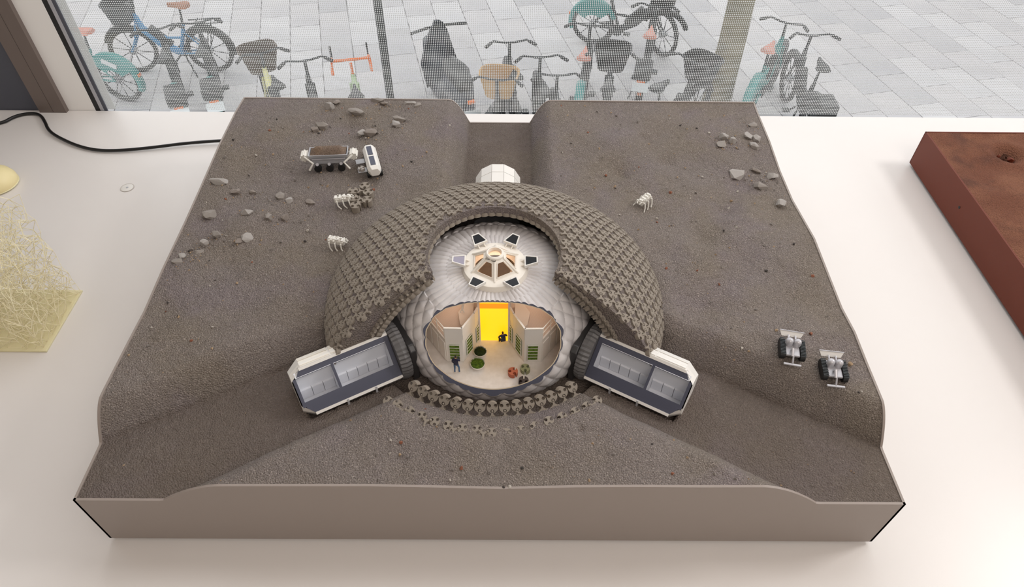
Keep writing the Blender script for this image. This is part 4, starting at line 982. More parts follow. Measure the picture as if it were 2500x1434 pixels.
for k in range(6):
    t = R(60 * k); er = Vector((math.cos(t), math.sin(t), 0)); ef = Vector((-math.sin(t), math.cos(t), 0)); c = Vector((CX, CY, 0.2345)) + er * 0.0490
    up_ = Vector((0, 0, 1)); tilt = R(8); e1 = er * math.cos(tilt) + up_ * math.sin(tilt); nn = -er * math.sin(tilt) + up_ * math.cos(tilt)
    def pt(u, v, w_): return c + e1 * u + ef * v + nn * w_
    outl = [(-0.0090, -0.0108), (0.0095, -0.0058), (0.0095, 0.0058), (-0.0090, 0.0108)]
    sb = MB(); inn = [(u * 0.80, v * 0.80) for u, v in outl]
    V = [pt(u, v, 0) for u, v in outl] + [pt(u, v, 0) for u, v in inn] + [pt(u, v, -0.0045) for u, v in outl] + [pt(u, v, -0.001) for u, v in inn]
    F = [f for i in range(4) for f in ((i, (i + 1) % 4, 4 + (i + 1) % 4, 4 + i), (i, 8 + i, 8 + (i + 1) % 4, (i + 1) % 4), (4 + i, 4 + (i + 1) % 4, 12 + (i + 1) % 4, 12 + i))] + [(8, 9, 10, 11)]
    so = sb.add(V, F).build('shutter', M['white'], cup, bevel=0.0004)
    sub(MB().add([pt(u, v, -0.0006) for u, v in inn], [(0, 1, 2, 3)]).build('shutter_glass', M['glasslilac'] if k == 3 else M['glassdark']), so)
    hg = MB()
    for v in (-0.0045, 0.0045): hg.cyl(c + e1 * -0.0075 + ef * v - nn * 0.003, c + er * -0.0135 + ef * v + up_ * -0.0072, 0.0011, n=8)
    sub(hg.build('hinge', M['cream'], smooth=40), so)

# ---- interior
FZ = 0.117
room = thing('habitat_floor', 'round white floor inside the sliced dome', 'floor', (HUB.x, HUB.y, 0.112))
MB().lathe([(0.0, FZ), (0.1365, FZ), (0.1365, FZ - 0.004), (0.0, FZ - 0.004)], 96, (HUB.x, HUB.y, 0)).build('floor_disc', M['floorwhite'], room)

door = thing('backlit_door', 'glowing orange door panel at the centre of the interior', 'door', (0.0, 0.2475, FZ))
MB().box((0, 0.2475, (FZ + 0.1880) / 2), (0.0386, 0.0016, 0.1880 - FZ)).build('glow_panel', M['orange'], door)
MB().box((0, 0.2465, 0.1935), (0.0386, 0.0036, 0.0110)).build('header', M['orangeedge'], door)
MB().box((0, 0.2455, 0.2000), (0.0386, 0.0030, 0.0020)).build('light_strip', M['orange'], door)
for s_ in (-1, 1): MB().box((s_ * 0.0208, 0.2475, (FZ + 0.2015) / 2), (0.0026, 0.004, 0.2015 - FZ)).build('post', M['cream'], door)

ZS, ZT = 0.1655, 0.1890           # split line and parapet top
def shelf_face(parent, p0, p1, w0, w1, zb, zt):
    """recessed planter with green shelves in the wall p0-p1 between the fractions w0..w1"""
    p0, p1 = Vector((*p0, 0)), Vector((*p1, 0)); d = (p1 - p0); n_ = Vector((d.y, -d.x, 0)).normalized()
    if n_.y > 0.2: n_ = -n_
    a, b = p0 + d * w0, p0 + d * w1; mid = (a + b) / 2; wd = (b - a).length; rot = Matrix.Rotation(math.atan2(d.y, d.x), 3, 'Z')
    g_ = MB().box(mid + Vector((0, 0, (zb + zt) / 2)) + n_ * 0.0003, (wd, 0.0012, zt - zb), rot).build('planter', M['moss'], parent)
    for q in range(1, 5):
        z = zb + (zt - zb) * q / 5
        sub(MB().box(mid + Vector((0, 0, z)) + n_ * 0.0009, (wd, 0.0008, 0.0006), rot).build('shelf', M['white']), g_)
    fr_ = MB()
    for q in (a, b): fr_.box(q + Vector((0, 0, (zb + zt) / 2)) + n_ * 0.0012, (0.0006, 0.0010, zt - zb + 0.001), rot)
    for z in (zb, zt): fr_.box(mid + Vector((0, 0, z)) + n_ * 0.0012, (wd + 0.001, 0.0010, 0.0006), rot)
    sub(fr_.build('planter_frame', M['white']), g_)
def cabinet(s_, label):
    e = thing('cabin_block', label, 'cabin', (s_ * 0.055, 0.235, FZ))
    P_ = [(s_ * x, y) for x, y in ((0.0655, 0.2085), (0.0420, 0.2080), (0.0268, 0.2350), (0.0225, 0.2450), (0.0225, 0.300), (0.085, 0.300), (0.0985, 0.2550))]
    if s_ > 0: P_ = P_[::-1]
    MB().prism(P_, FZ, ZS - 0.003).build('lower_walls', M['white'], e, bevel=0.0006)
    cxp = sum(p[0] for p in P_) / 7; cyp = sum(p[1] for p in P_) / 7
    outw = [(cxp + (x - cxp) * 1.012, cyp + (y - cyp) * 1.012) for x, y in P_]
    MB().prism(outw, ZS - 0.003, ZS).build('storey_band', M['white'], e)
    tri = [(cxp + (x - cxp) * 0.95, cyp + (y - cyp) * 0.95) for x, y in P_]
    MB().prism(tri, ZS, ZS + 0.0006).build('upper_floor', M['grate'], e)
    n_ = len(P_)
    keyed = {0: 'front', 1: 'aisle', 2: 'aisle', 6: 'outer'} 
    base_order = [(s_ * x, y) for x, y in ((0.0655, 0.2085), (0.0420, 0.2080), (0.0268, 0.2350), (0.0225, 0.2450), (0.0225, 0.300), (0.085, 0.300), (0.0985, 0.2550))]
    def wall(i, j, z0, z1, m, nm, th=0.0016, inset=0.0):
        a, b = Vector((*base_order[i], 0)), Vector((*base_order[j], 0)); d = b - a
        return MB().box((a + b) / 2 + Vector((0, 0, (z0 + z1) / 2)), (d.length, th, z1 - z0), Matrix.Rotation(math.atan2(d.y, d.x), 3, 'Z')).build(nm, m, e)
    wall(0, 1, ZS, ZT, M['white'], 'parapet'); wall(1, 2, ZS, ZT, M['white'], 'parapet'); wall(2, 3, ZS, ZT + 0.002, M['white'], 'parapet')
    wall(3, 4, ZS, 0.206, M['brownroom'], 'inner_wall'); wall(4, 5, ZS, 0.206, M['brownroom'], 'inner_wall')
    # railing on the outer side
    a, b = Vector((*base_order[0], 0)), Vector((*base_order[6], 0)); rl = MB()
    for z in (ZT, ZT - 0.010): rl.cyl(a + Vector((0, 0, z)), b + Vector((0, 0, z)), 0.0007, n=6)
    for f_ in (0.02, 0.35, 0.68, 1.0): q = a + (b - a) * f_; rl.cyl(q + Vector((0, 0, ZS)), q + Vector((0, 0, ZT)), 0.0007, n=6)
    rl.build('railing', M['cream'], e)
    top = MB()
    for i, j in ((0, 1), (1, 2), (2, 3)):
        a, b = Vector((*base_order[i], ZT)), Vector((*base_order[j], ZT)); d = b - a
        top.box((a + b) / 2, (d.length + 0.001, 0.0026, 0.0014), Matrix.Rotation(math.atan2(d.y, d.x), 3, 'Z'))
    top.build('coping', M['cream'], e)
    shelf_face(e, base_order[1], base_order[0], 0.20, 0.80, FZ + 0.006, ZS - 0.011)
    shelf_face(e, base_order[1], base_order[2], 0.25, 0.72, FZ + 0.006, ZS - 0.009)
    shelf_face(e, base_order[2], base_order[3], 0.30, 0.95, FZ + 0.006, ZS - 0.012)
    a, b = Vector((*base_order[0], 0)), Vector((*base_order[6], 0)); d = (b - a); ang_ = math.atan2(d.y, d.x); nn = Vector((d.y, -d.x, 0)).normalized(); nn = nn if nn.x * s_ > 0 else -nn
    for f_ in (0.16, 0.48, 0.80):
        dr = MB().box(a + d * f_ + nn * 0.0006 + Vector((0, 0, FZ + 0.021)), (d.length * 0.27, 0.0014, 0.038), Matrix.Rotation(ang_, 3, 'Z')).build('wall_panel', M['white'], e, bevel=0.0004)
    # bench in the upper room
    MB().prism([(s_ * 0.040, 0.222), (s_ * 0.0285, 0.243), (s_ * 0.0285, 0.268), (s_ * 0.040, 0.268), (s_ * 0.050, 0.250), (s_ * 0.046, 0.228)], ZS + 0.0006, ZS + 0.009).build('bench', M['brownroom'], e, bevel=0.0006)
    return e
cabinet(-1, 'two-storey white cabin with green shelves left of the orange door')
cabinet(1, 'two-storey white cabin with green shelves right of the orange door')
arm = thing('robot_arm', 'white jointed arm in the left upper room', 'robot arm', (-0.045, 0.272, ZS))
MB().tube([(-0.036, 0.280, ZS), (-0.036, 0.272, 0.181), (-0.042, 0.262, 0.188), (-0.044, 0.252, 0.178)], [0.0026, 0.0024, 0.0020, 0.0016], 8).build('boom', M['white'], arm, smooth=True)
for s_ in (-1, 1): MB().tube([(-0.044, 0.252, 0.178), (-0.044 + s_ * 0.0025, 0.2500, 0.1755), (-0.044 + s_ * 0.0015, 0.2485, 0.173)], 0.0008, 6).build('claw', M['white'], arm, smooth=True)

# assumed warm point lights under the inflatable roof, no lamp bodies built
for x, yl, zl in ((-0.06, 0.285, 0.198), (0.06, 0.285, 0.198), (0.0, 0.305, 0.205)):
    l = bpy.data.lights.new('assumed_cabin_light', 'POINT'); l.energy = 0.018; l.color = (1.0, 0.80, 0.64); l.shadow_soft_size = 0.008
    o = bpy.data.objects.new('assumed_cabin_light', l); COL.objects.link(o); o.location = (x, yl, zl)

# ---- tubular modules
def dodec(ri):
    ro = ri / math.cos(R(15)); return [(ro * math.cos(R(15 + 30 * k)), ro * math.sin(R(15 + 30 * k))) for k in range(12)]
MZ = 0.130; RI = 0.039
def frame_k(k):
    d = DIRS[k]; n_ = Vector((-d.y, d.x, 0)) if k != 1 else Vector((d.y, -d.x, 0))
    if n_.y < 0: n_ = -n_
    if k == 0: n_ = Vector((1, 0, 0))
    return lambda v: Vector((HUB.x, HUB.y, 0)) + d * v.x + n_ * v.y + Vector((0, 0, v.z))

# rear module: closed faceted tube
mp = frame_k(0)
rm = thing('rear_module', 'white faceted tube module behind the dome in the rear trench', 'module', (HUB.x, HUB.y + 0.26, FLOOR))
dd = dodec(RI)
for i in range(12):
    a, b = dd[i], dd[(i + 1) % 12]
    if (a[1] + b[1]) / 2 + MZ < FLOOR - 0.006: continue
    for x0, x1, nm in ((0.190, 0.2795, 'panel'), (0.2805, 0.302, 'panel')):
        f_ = 0.97; ca_ = ((a[0] + b[0]) / 2, (a[1] + b[1]) / 2)
        a2 = (ca_[0] + (a[0] - ca_[0]) * f_, ca_[1] + (a[1] - ca_[1]) * f_); b2 = (ca_[0] + (b[0] - ca_[0]) * f_, ca_[1] + (b[1] - ca_[1]) * f_)
        i2 = 0.93
        V = [Vector((x, p[0] * k2, MZ + p[1] * k2)) for x in (x0, x1) for k2 in (1.0, i2) for p in (a2, b2)]
        MB().add([mp(v) for v in V], [(0, 1, 5, 4), (2, 6, 7, 3), (0, 4, 6, 2), (1, 3, 7, 5), (0, 2, 3, 1), (4, 5, 7, 6)]).build(nm, M['white'], rm)
co = MB(); V = [mp(Vector((x, p[0] * 0.955, max(FLOOR - 0.004, MZ + p[1] * 0.955)))) for x in (0.185, 0.3005) for p in dd]
co.add(V, [tuple(range(12)), tuple(range(23, 11, -1))] + [(i, (i + 1) % 12, 12 + (i + 1) % 12, 12 + i) for i in range(12)]); co.build('core', M['grey'], rm)

def open_module(k, label):
    mp = frame_k(k); c0 = mp(Vector((0.23, 0, FLOOR)))
    e = thing('section_module', label, 'module', (c0.x, c0.y, FLOOR))
    X0, X1, XC = 0.166, 0.302, 0.286
    cut_u = Vector((0, 0.003, 0.1675)); cut_l = Vector((0, -0.039, 0.1215))
    cd = (cut_u - cut_l); cn = Vector((0, -cd.z, cd.y)).normalized()            # towards the viewer and up
    if cn.z < 0: cn = -cn
    def clip(mb_faces_mesh, keep=True): pass
    # hull: dodecagon prism with tapered outer end, cut by the inclined plane
    bm = bmesh.new(); rings = []
    for x, sc in ((X0, 1.0), (XC, 1.0), (X1, 0.72)):
        rings.append([bm.verts.new((x, p[0] * sc, MZ + p[1] * sc)) for p in dodec(RI)])
    for a, b in zip(rings, rings[1:]):
        for i in range(12): bm.faces.new((a[i], a[(i + 1) % 12], b[(i + 1) % 12], b[i]))
    bm.faces.new(rings[0]); bm.faces.new(rings[-1][::-1])
    bmesh.ops.bisect_plane(bm, geom=bm.verts[:] + bm.edges[:] + bm.faces[:], plane_co=cut_u, plane_no=cn, clear_outer=True)
    bmesh.ops.bisect_plane(bm, geom=bm.verts[:] + bm.edges[:] + bm.faces[:], plane_co=(0, 0, FLOOR - 0.012), plane_no=(0, 0, -1), clear_outer=True)
    for v in bm.verts: v.co = mp(v.co.copy())
    bmesh.ops.recalc_face_normals(bm, faces=bm.faces)
    me = bpy.data.meshes.new('hull'); bm.to_mesh(me); bm.free(); me.materials.append(M['white']); hull = link('hull', me, e)
    # section plane coordinates: u along, v from lower edge (0) to upper edge (1)
    Lc = cd.length; vd = cd.normalized()
    def sp(u, v, depth=0.0): return mp(Vector((u, 0, 0)) + Vector((0, cut_l.y, cut_l.z)) + vd * (v * Lc) - cn * depth)
    rooms = [(0.172, 0.2455), (0.2490, 0.2965)]; V0, V1 = 0.30, 0.83
    # dark section frame made of bars in the cut plane
    T_ = 0.0014
    def plate(u0, u1, v0, v1, ch=None, nm='section_frame'):
        q = [(u0, v0), (u1, v0), (u1, v1), (u0, v1)] if ch is None else ch
        V = [sp(u, v, -0.0004) for u, v in q] + [sp(u, v, T_) for u, v in q]; n_ = len(q)
        return MB().add(V, [tuple(range(n_)), tuple(range(2 * n_ - 1, n_ - 1, -1))] + [(i, (i + 1) % n_, n_ + (i + 1) % n_, n_ + i) for i in range(n_)]).build(nm, M['navy'], e)
    plate(0, 0, 0, 0, [(X0, 0.02), (0.2885, 0.02), (0.2965, 0.18), (0.2965, V0), (X0, V0)])
    plate(0, 0, 0, 0, [(X0, V1), (0.2965, V1), (0.2885, 0.98), (X0, 0.98)])
    plate(0.2455, 0.2490, V0, V1); plate(X0, 0.172, V0, V1); plate(0.2965, 0.3005, 0.2, V1)
    # white rim along the cut
    rim = MB()
    for v in (0.0, 1.0):
        rim.add([sp(u, v + o, dp) for u in (X0, 0.2885) for o in (-0.03, 0.03) for dp in (-0.0012, 0.003)], [(0, 1, 3, 2), (4, 6, 7, 5), (0, 4, 5, 1), (2, 3, 7, 6), (0, 2, 6, 4), (1, 5, 7, 3)])
    rim.build('rim', M['white'], e)
    # cavities: floor, back wall with panels, ends
    zf = 0.1085
    for r0, r1 in rooms:
        lo_, hi_ = sp(0, V0) - mp(Vector((0, 0, 0))), 0
        def S(v): q = Vector((0, cut_l.y, cut_l.z)) + vd * (v * Lc); return q.y, q.z
        y0, z0 = S(V0); y1, z1 = S(V1); yb = 0.0025
        # floor slopes level from the lower lip to the back wall
        fl = [Vector((r0, y0, z0 - 0.002)), Vector((r1, y0, z0 - 0.002)), Vector((r1, y0 + 0.002, zf)), Vector((r0, y0 + 0.002, zf)), Vector((r0, yb, zf)), Vector((r1, yb, zf)), Vector((r0, yb, z1 + 0.004)), Vector((r1, yb, z1 + 0.004)), Vector((r0, y1, z1 + 0.001)), Vector((r1, y1, z1 + 0.001))]
        MB().add([mp(v) for v in fl], [(0, 1, 2, 3), (3, 2, 5, 4), (4, 5, 7, 6), (6, 7, 9, 8)]).build('room_lining', M['coolwhite'], e)
        for x in (r0, r1): MB().add([mp(Vector((x, y0, z0 - 0.002))), mp(Vector((x, y0 + 0.002, zf))), mp(Vector((x, yb, zf))), mp(Vector((x, yb, z1 + 0.004))), mp(Vector((x, y1, z1)))], [(0, 1, 2, 3, 4)]).build('end_wall', M['coolwhite'], e)
        npn = 5 if r1 - r0 > 0.06 else 3
        for q in range(npn):
            a = r0 + (r1 - r0) * q / npn + 0.0004; b = r0 + (r1 - r0) * (q + 1) / npn - 0.0004
            V = [mp(Vector((x, y, z))) for x in (a, b) for y in (yb - 0.003, yb + 0.0005) for z in (zf + 0.0006, zf + 0.0185)]
            MB().add(V, [(0, 1, 3, 2), (4, 6, 7, 5), (0, 4, 5, 1), (2, 3, 7, 6), (0, 2, 6, 4), (1, 5, 7, 3)]).build('wall_panel', M['coolwhite'], e)
    # roof panel seams and outside ribs
    for x in (0.205, 0.245):
        V = [mp(Vector((xx, p[0] * s2, MZ + p[1] * s2))) for xx in (x - 0.0012, x + 0.0012) for s2 in (1.0, 1.025) for p in (dodec(RI)[5], dodec(RI)[6], dodec(RI)[7])]
        V = [mp(Vector((xx, y, z))) for xx in (x - 0.0014, x + 0.0014) for y, z in ((-0.0395, 0.1235), (-0.0408, 0.1235), (-0.0408, 0.112), (-0.0395, 0.112))]
        MB().add(V, [(0, 1, 2, 3), (7, 6, 5, 4)] + [(i, (i + 1) % 4, 4 + (i + 1) % 4, 4 + i) for i in range(4)]).build('rib', M['grey'], e)
    for x0, x1 in ((0.205, 0.2435), (0.2455, 0.2855)):
        for yy0, yy1 in ((0.006, 0.0165), (0.019, 0.029)):
            def zt(y):
                ri_ = RI; # height of the dodecagon at offset y
                if y <= 0.01045: return MZ + ri_
                return MZ + ri_ - (y - 0.01045) * math.tan(R(30)) if y <= 0.0285 else MZ + ri_ - 0.01045 - (y - 0.0285) * math.tan(R(60))
            V = [mp(Vector((x, y, zt(y) + o))) for x in (x0, x1) for o in (-0.001, 0.0012) for y in (yy0, yy1)]
            MB().add(V, [(0, 1, 3, 2), (4, 6, 7, 5), (0, 4, 5, 1), (2, 3, 7, 6), (0, 2, 6, 4), (1, 5, 7, 3)]).build('roof_panel', M['cream'] if k == 1 else M['white'], e)
    # outer end louvres
    for q in range(6):
        t = R(55 + 8 * q) if k else 0
        a = Vector((XC + 0.002, 0.002 + 0.0045 * q, MZ + RI * 0.965 - 0.0016 * q * q * 0.35)); b = Vector((X1 - 0.001, (0.002 + 0.0045 * q) * 0.72, MZ + (RI * 0.965 - 0.0016 * q * q * 0.35) * 0.72))
        MB().cyl(mp(a), mp(b), 0.0008, n=5).build('louvre', M['silver'], e)
    # bellows and collar towards the dome
    n_b = 40; ve = []
    for j, (x, base_r) in enumerate(((0.150, 0.0405), (0.1575, 0.0420), (0.1655, 0.0395))):
        for i in range(n_b * 2):
            t = 2 * PI * i / (n_b * 2); rr2 = base_r + (0.0011 if i % 2 else -0.0004); ve.append(mp(Vector((x, rr2 * math.cos(t), max(0.101, MZ + rr2 * math.sin(t))))))
    m2 = n_b * 2
    MB().add(ve, [(j * m2 + i, j * m2 + (i + 1) % m2, (j + 1) * m2 + (i + 1) % m2, (j + 1) * m2 + i) for j in range(2) for i in range(m2)] + [tuple(range(m2)), tuple(range(3 * m2 - 1, 2 * m2 - 1, -1))]).build('bellows', M['bellows'], e)
    cq = [(0.033, -0.034), (0.033, 0.030), (0.026, 0.037), (-0.026, 0.037), (-0.033, 0.030), (-0.033, -0.034)]
    V = [mp(Vector((x, y, MZ + z))) for x in (0.1405, 0.1495) for y, z in [(p[0] * 1.12, p[1] * 0.94) for p in cq]]
    MB().add(V, [(0, 1, 2, 3, 4, 5), (11, 10, 9, 8, 7, 6)] + [(i, (i + 1) % 6, 6 + (i + 1) % 6, 6 + i) for i in range(6)]).build('collar', M['darkmetal'], e, bevel=0.0015)
    return e
open_module(1, 'left tube module sliced open, showing two white rooms')
open_module(2, 'right tube module sliced open, showing two white rooms')

# ================================================================== people, planters and stools on the habitat floor
def person(name, label, joints, radii, edges, root, mats_rule, scale, loc, rotz, pose_note=None, cat='person'):
    """one continuous skinned body at human scale, then reduced to the model's scale"""
    me = bpy.data.meshes.new(name); me.from_pydata(joints, edges, [])
    o = bpy.data.objects.new(name, me); COL.objects.link(o)
    sk = o.modifiers.new('skin', 'SKIN'); sk.use_smooth_shade = True
    o.modifiers.new('sub', 'SUBSURF').levels = 1
    for i, v in enumerate(me.skin_vertices[0].data): v.radius = radii[i]; v.use_root = (i == root)
    dg = bpy.context.evaluated_depsgraph_get(); em = bpy.data.meshes.new_from_object(o.evaluated_get(dg), depsgraph=dg)
    bpy.data.objects.remove(o); bpy.data.meshes.remove(me)
    mats_ = []
    for m, _ in mats_rule: mats_.append(m)
    em.materials.clear()
    for m in mats_: em.materials.append(m)
    for p in em.polygons:
        c = p.center
        for i, (_, fn) in enumerate(mats_rule):
            if fn(c): p.material_index = i; break
    em.name = name
    o = link(name, em, label=label, cat=cat); o.scale = (scale,) * 3; o.location = loc; o.rotation_euler = (0, 0, rotz)
    return o
# standing, weight on one leg, one hand at the chin (faces +y)
J = [(0, 0, 0.95), (0, 0, 1.12), (0, 0.01, 1.32), (0, 0.0, 1.47), (0, 0.02, 1.56), (0, 0.04, 1.66), (0, 0.03, 1.74),
     (-0.10, 0, 0.90), (-0.11, 0.03, 0.50), (-0.12, -0.02, 0.09), (-0.12, 0.12, 0.03),
     (0.10, 0, 0.90), (0.15, 0.10, 0.50), (0.16, 0.05, 0.09), (0.17, 0.19, 0.03),
     (-0.18, 0, 1.42), (-0.235, -0.02, 1.15), (-0.20, 0.08, 0.92), (-0.19, 0.11, 0.84),
     (0.18, 0, 1.42), (0.22, 0.10, 1.17), (0.12, 0.26, 1.28), (0.06, 0.25, 1.44)]
rad = [(.15, .11), (.145, .10), (.165, .11), (.10, .08), (.055, .055), (.085, .10), (.06, .075), (.085, .085), (.06, .06), (.042, .045), (.04, .03), (.085, .085), (.06, .06), (.042, .045), (.04, .03), (.07, .07), (.05, .05), (.04, .04), (.035, .025), (.07, .07), (.05, .05), (.04, .04), (.035, .025)]
ED = [(0, 1), (1, 2), (2, 3), (3, 4), (4, 5), (5, 6), (0, 7), (7, 8), (8, 9), (9, 10), (0, 11), (11, 12), (12, 13), (13, 14), (2, 15), (15, 16), (16, 17), (17, 18), (2, 19), (19, 20), (20, 21), (21, 22)]
person('person', 'tiny figure in navy jumper and blue jeans standing by the left cabin', J, rad, ED, 0,
       [(M['hair'], lambda c: c.z > 1.62 and (c.y < 0.06 or c.z > 1.70)), (M['skin'], lambda c: c.z > 1.52 and abs(c.x) < 0.09), (M['skin'], lambda c: c.x < -0.15 and c.z < 0.96 and c.z > 0.85 and c.y > 0.17),
        (M['skin'], lambda c: c.x > 0.05 and c.z > 1.45 and c.y > 0.17), (M['hair'], lambda c: c.z < 0.08), (M['jeans'], lambda c: c.z < 0.93), (M['sweater'], lambda c: True)],
       0.0215, (-0.0511, 0.1885, FZ + 0.0002), R(-12))
J2 = [(0, -0.05, 0.52), (0, -0.04, 0.70), (0, 0.02, 0.92), (0, 0.05, 1.05), (0, 0.08, 1.12), (0, 0.11, 1.22), (0, 0.10, 1.31),
      (-0.12, -0.02, 0.48), (-0.20, 0.30, 0.50), (-0.20, 0.28, 0.10), (-0.20, 0.42, 0.04),
      (0.12, -0.02, 0.48), (0.20, 0.30, 0.50), (0.20, 0.28, 0.10), (0.20, 0.42, 0.04),
      (-0.20, 0.03, 1.02), (-0.30, 0.10, 0.78), (-0.20, 0.30, 0.66), (-0.16, 0.36, 0.64),
      (0.20, 0.03, 1.02), (0.30, 0.10, 0.78), (0.20, 0.30, 0.66), (0.16, 0.36, 0.64)]
person('person', 'tiny dark figure crouching at the foot of the orange door', J2, rad, ED, 0,
       [(M['maroon'], lambda c: c.z > 1.15), (M['skin'], lambda c: c.z > 1.08 and abs(c.x) < 0.08), (M['sweater'], lambda c: c.z > 0.45), (M['hair'], lambda c: True)],
       0.0205, (0.0125, 0.2385, FZ + 0.0002), R(15))

def moss_planter(label, x, y, r, m, seed, tall=0.0035):
    e = thing('moss_planter', label, 'planter', (x, y, FZ))
    MB().lathe([(0.0, 0.0002), (r * 0.78, 0.0002), (r, 0.0052), (r * 0.96, 0.0060), (r * 0.90, 0.0056), (r * 0.86, 0.0045), (0, 0.0045)], 36, (x, y, FZ)).build('bowl', M['white'], e, smooth=35)
    rs = random.Random(seed); tf = MB()
    tf.ball((x, y, FZ + 0.0046), r * 0.88, 18, 8, (1, 1, 0.28))
    for k in range(420):
        t = rs.uniform(0, 2 * PI); q = r * 0.9 * math.sqrt(rs.random()); c = Vector((x + q * math.cos(t), y + q * math.sin(t), FZ + 0.0050 + r * 0.2 * (1 - (q / r) ** 2)))
        d = Vector((rs.uniform(-0.6, 0.6) + math.cos(t) * q / r * 0.8, rs.uniform(-0.6, 0.6) + math.sin(t) * q / r * 0.8, 1)).normalized() * rs.uniform(0.5, 1) * tall; wv = d.orthogonal().normalized() * 0.00022
        tf.add([c - wv, c + wv, c + d], [(0, 1, 2)])
    tf.build('moss', m, e, kind='stuff')
moss_planter('round white planter with bright green moss on the habitat floor', -0.0226, 0.2010, 0.0105, M['moss'], 1)
moss_planter('round white planter with dark moss behind the bright one', -0.0197, 0.2222, 0.0095, M['mossdark'], 2)
moss_planter('dark planter against the left rim of the opening', -0.1080, 0.2640, 0.0105, M['mossdark'], 3, 0.006)
moss_planter('dark planter against the right rim of the opening', 0.1105, 0.2560, 0.0095, M['mossdark'], 4, 0.006)
def stool(label, x, y, m, turn):
    me = disc_mesh('brick_stool', 0.0, 0.0075, m)
    for v in me.vertices: v.co.x *= 1.02; v.co.y *= 1.02
    o = link('brick_stool', me, label=label, cat='stool', group='brick shaped stools'); o.location = (x, y, FZ + 0.0002); o.rotation_euler = (0, 0, R(turn))
stool('terracotta three-notched stool on the habitat floor', 0.0265, 0.1865, M['terracotta'], 30)
stool('sage green three-notched stool right of the terracotta one', 0.0435, 0.1925, M['sage'], 0)
stool('dark brown three-notched stool nearest the front lip', 0.0410, 0.1715, M['darkstool'], 55)

# ================================================================== vehicles and robots on the plateau
def cylw(x, r, w, z, y): return MB().cyl((x, y - w / 2, z), (x, y + w / 2, z), r, n=18)
# digger with soil hopper (x = its length)
x0, y0 = -0.2890, 0.5975
dg_ = thing('digger_rover', 'long six-wheeled grey rover carrying a hopper of brown soil', 'rover', (x0, y0, H(x0, y0)), local=True, rotz=R(5))
MB().prism([(-0.030, -0.009), (0.030, -0.009), (0.030, 0.009), (-0.030, 0.009)], 0.010, 0.0165).build('chassis', M['grey'], dg_, bevel=0.0008)
hp = MB(); q0 = [(-0.030, -0.008), (0.030, -0.008), (0.030, 0.008), (-0.030, 0.008)]; q1 = [(-0.033, -0.013), (0.033, -0.013), (0.033, 0.013), (-0.033, 0.013)]
q2 = [(x * 0.95, y * 0.9) for x, y in q1]
hp.add([(x, y, 0.016) for x, y in q0] + [(x, y, 0.030) for x, y in q1] + [(x, y, 0.030) for x, y in q2] + [(x * 0.92, y * 0.85, 0.0175) for x, y in q0],
       [(0, 1, 2, 3)] + [(i, (i + 1) % 4, 4 + (i + 1) % 4, 4 + i) for i in range(4)] + [(4 + i, 4 + (i + 1) % 4, 8 + (i + 1) % 4, 8 + i) for i in range(4)] + [(8 + i, 8 + (i + 1) % 4, 12 + (i + 1) % 4, 12 + i) for i in range(4)])
ho = hp.build('hopper', M['grey'], dg_)
so = MB(); rows = []
for i in range(17):
    for j in range(7):
        u, v = i / 16, j / 6; x = -0.0300 + 0.060 * u; y = -0.0112 + 0.0224 * v
        z = 0.0295 + 0.0095 * math.sin(PI * v) ** 0.8 * min(1, 6 * min(u, 1 - u)) + rnd.uniform(-0.0003, 0.0003); so.v.append((x, y, z))
so.f = [(i * 7 + j, i * 7 + 7 + j, i * 7 + 8 + j, i * 7 + 1 + j) for i in range(16) for j in range(6)]; so.mi = [0] * len(so.f)
sub(so.build('soil', M['soil'], smooth='all'), ho)
MB().box((0, -0.0125, 0.0215), (0.056, 0.0012, 0.0035), Matrix.Rotation(R(18), 3, 'X')).build('side_rail', M['silver'], dg_)
for sy in (-1, 1):
    for x in (-0.020, 0.0, 0.020):
        w_ = cylw(x, 0.0062, 0.006, 0.0062, sy * 0.0155).build('wheel', M['black'], dg_, smooth=40)
        sub(MB().cyl((x, sy * 0.0125, 0.012), (x, sy * 0.0165, 0.0145), 0.0026, n=10).build('hub_motor', M['silver'], smooth=40), w_)
for sx in (-1, 1):
    a_ = MB().tube([(sx * 0.030, -0.006, 0.020), (sx * 0.040, -0.010, 0.026), (sx * 0.026, -0.018, 0.018), (sx * 0.034, -0.020, 0.006)], 0.0019, 8)
    ao = a_.build('digger_arm', M['robot'], dg_, smooth=True)
    tl = MB().cyl((sx * 0.041, -0.008, 0.022), (sx * 0.041, 0.008, 0.022), 0.0060, n=12)
    for k in range(8): t = 2 * PI * k / 8; tl.box((sx * 0.041 + 0.0062 * math.cos(t), 0, 0.022 + 0.0062 * math.sin(t)), (0.0022, 0.016, 0.0022), Matrix.Rotation(-t, 3, 'Y'))
    sub(tl.build('cutting_drum', M['robot']), ao)
    MB().cyl((sx * 0.030, 0.007, 0.020), (sx * 0.041, 0.007, 0.022), 0.0018, n=8).build('drum_bracket', M['robot'], dg_)

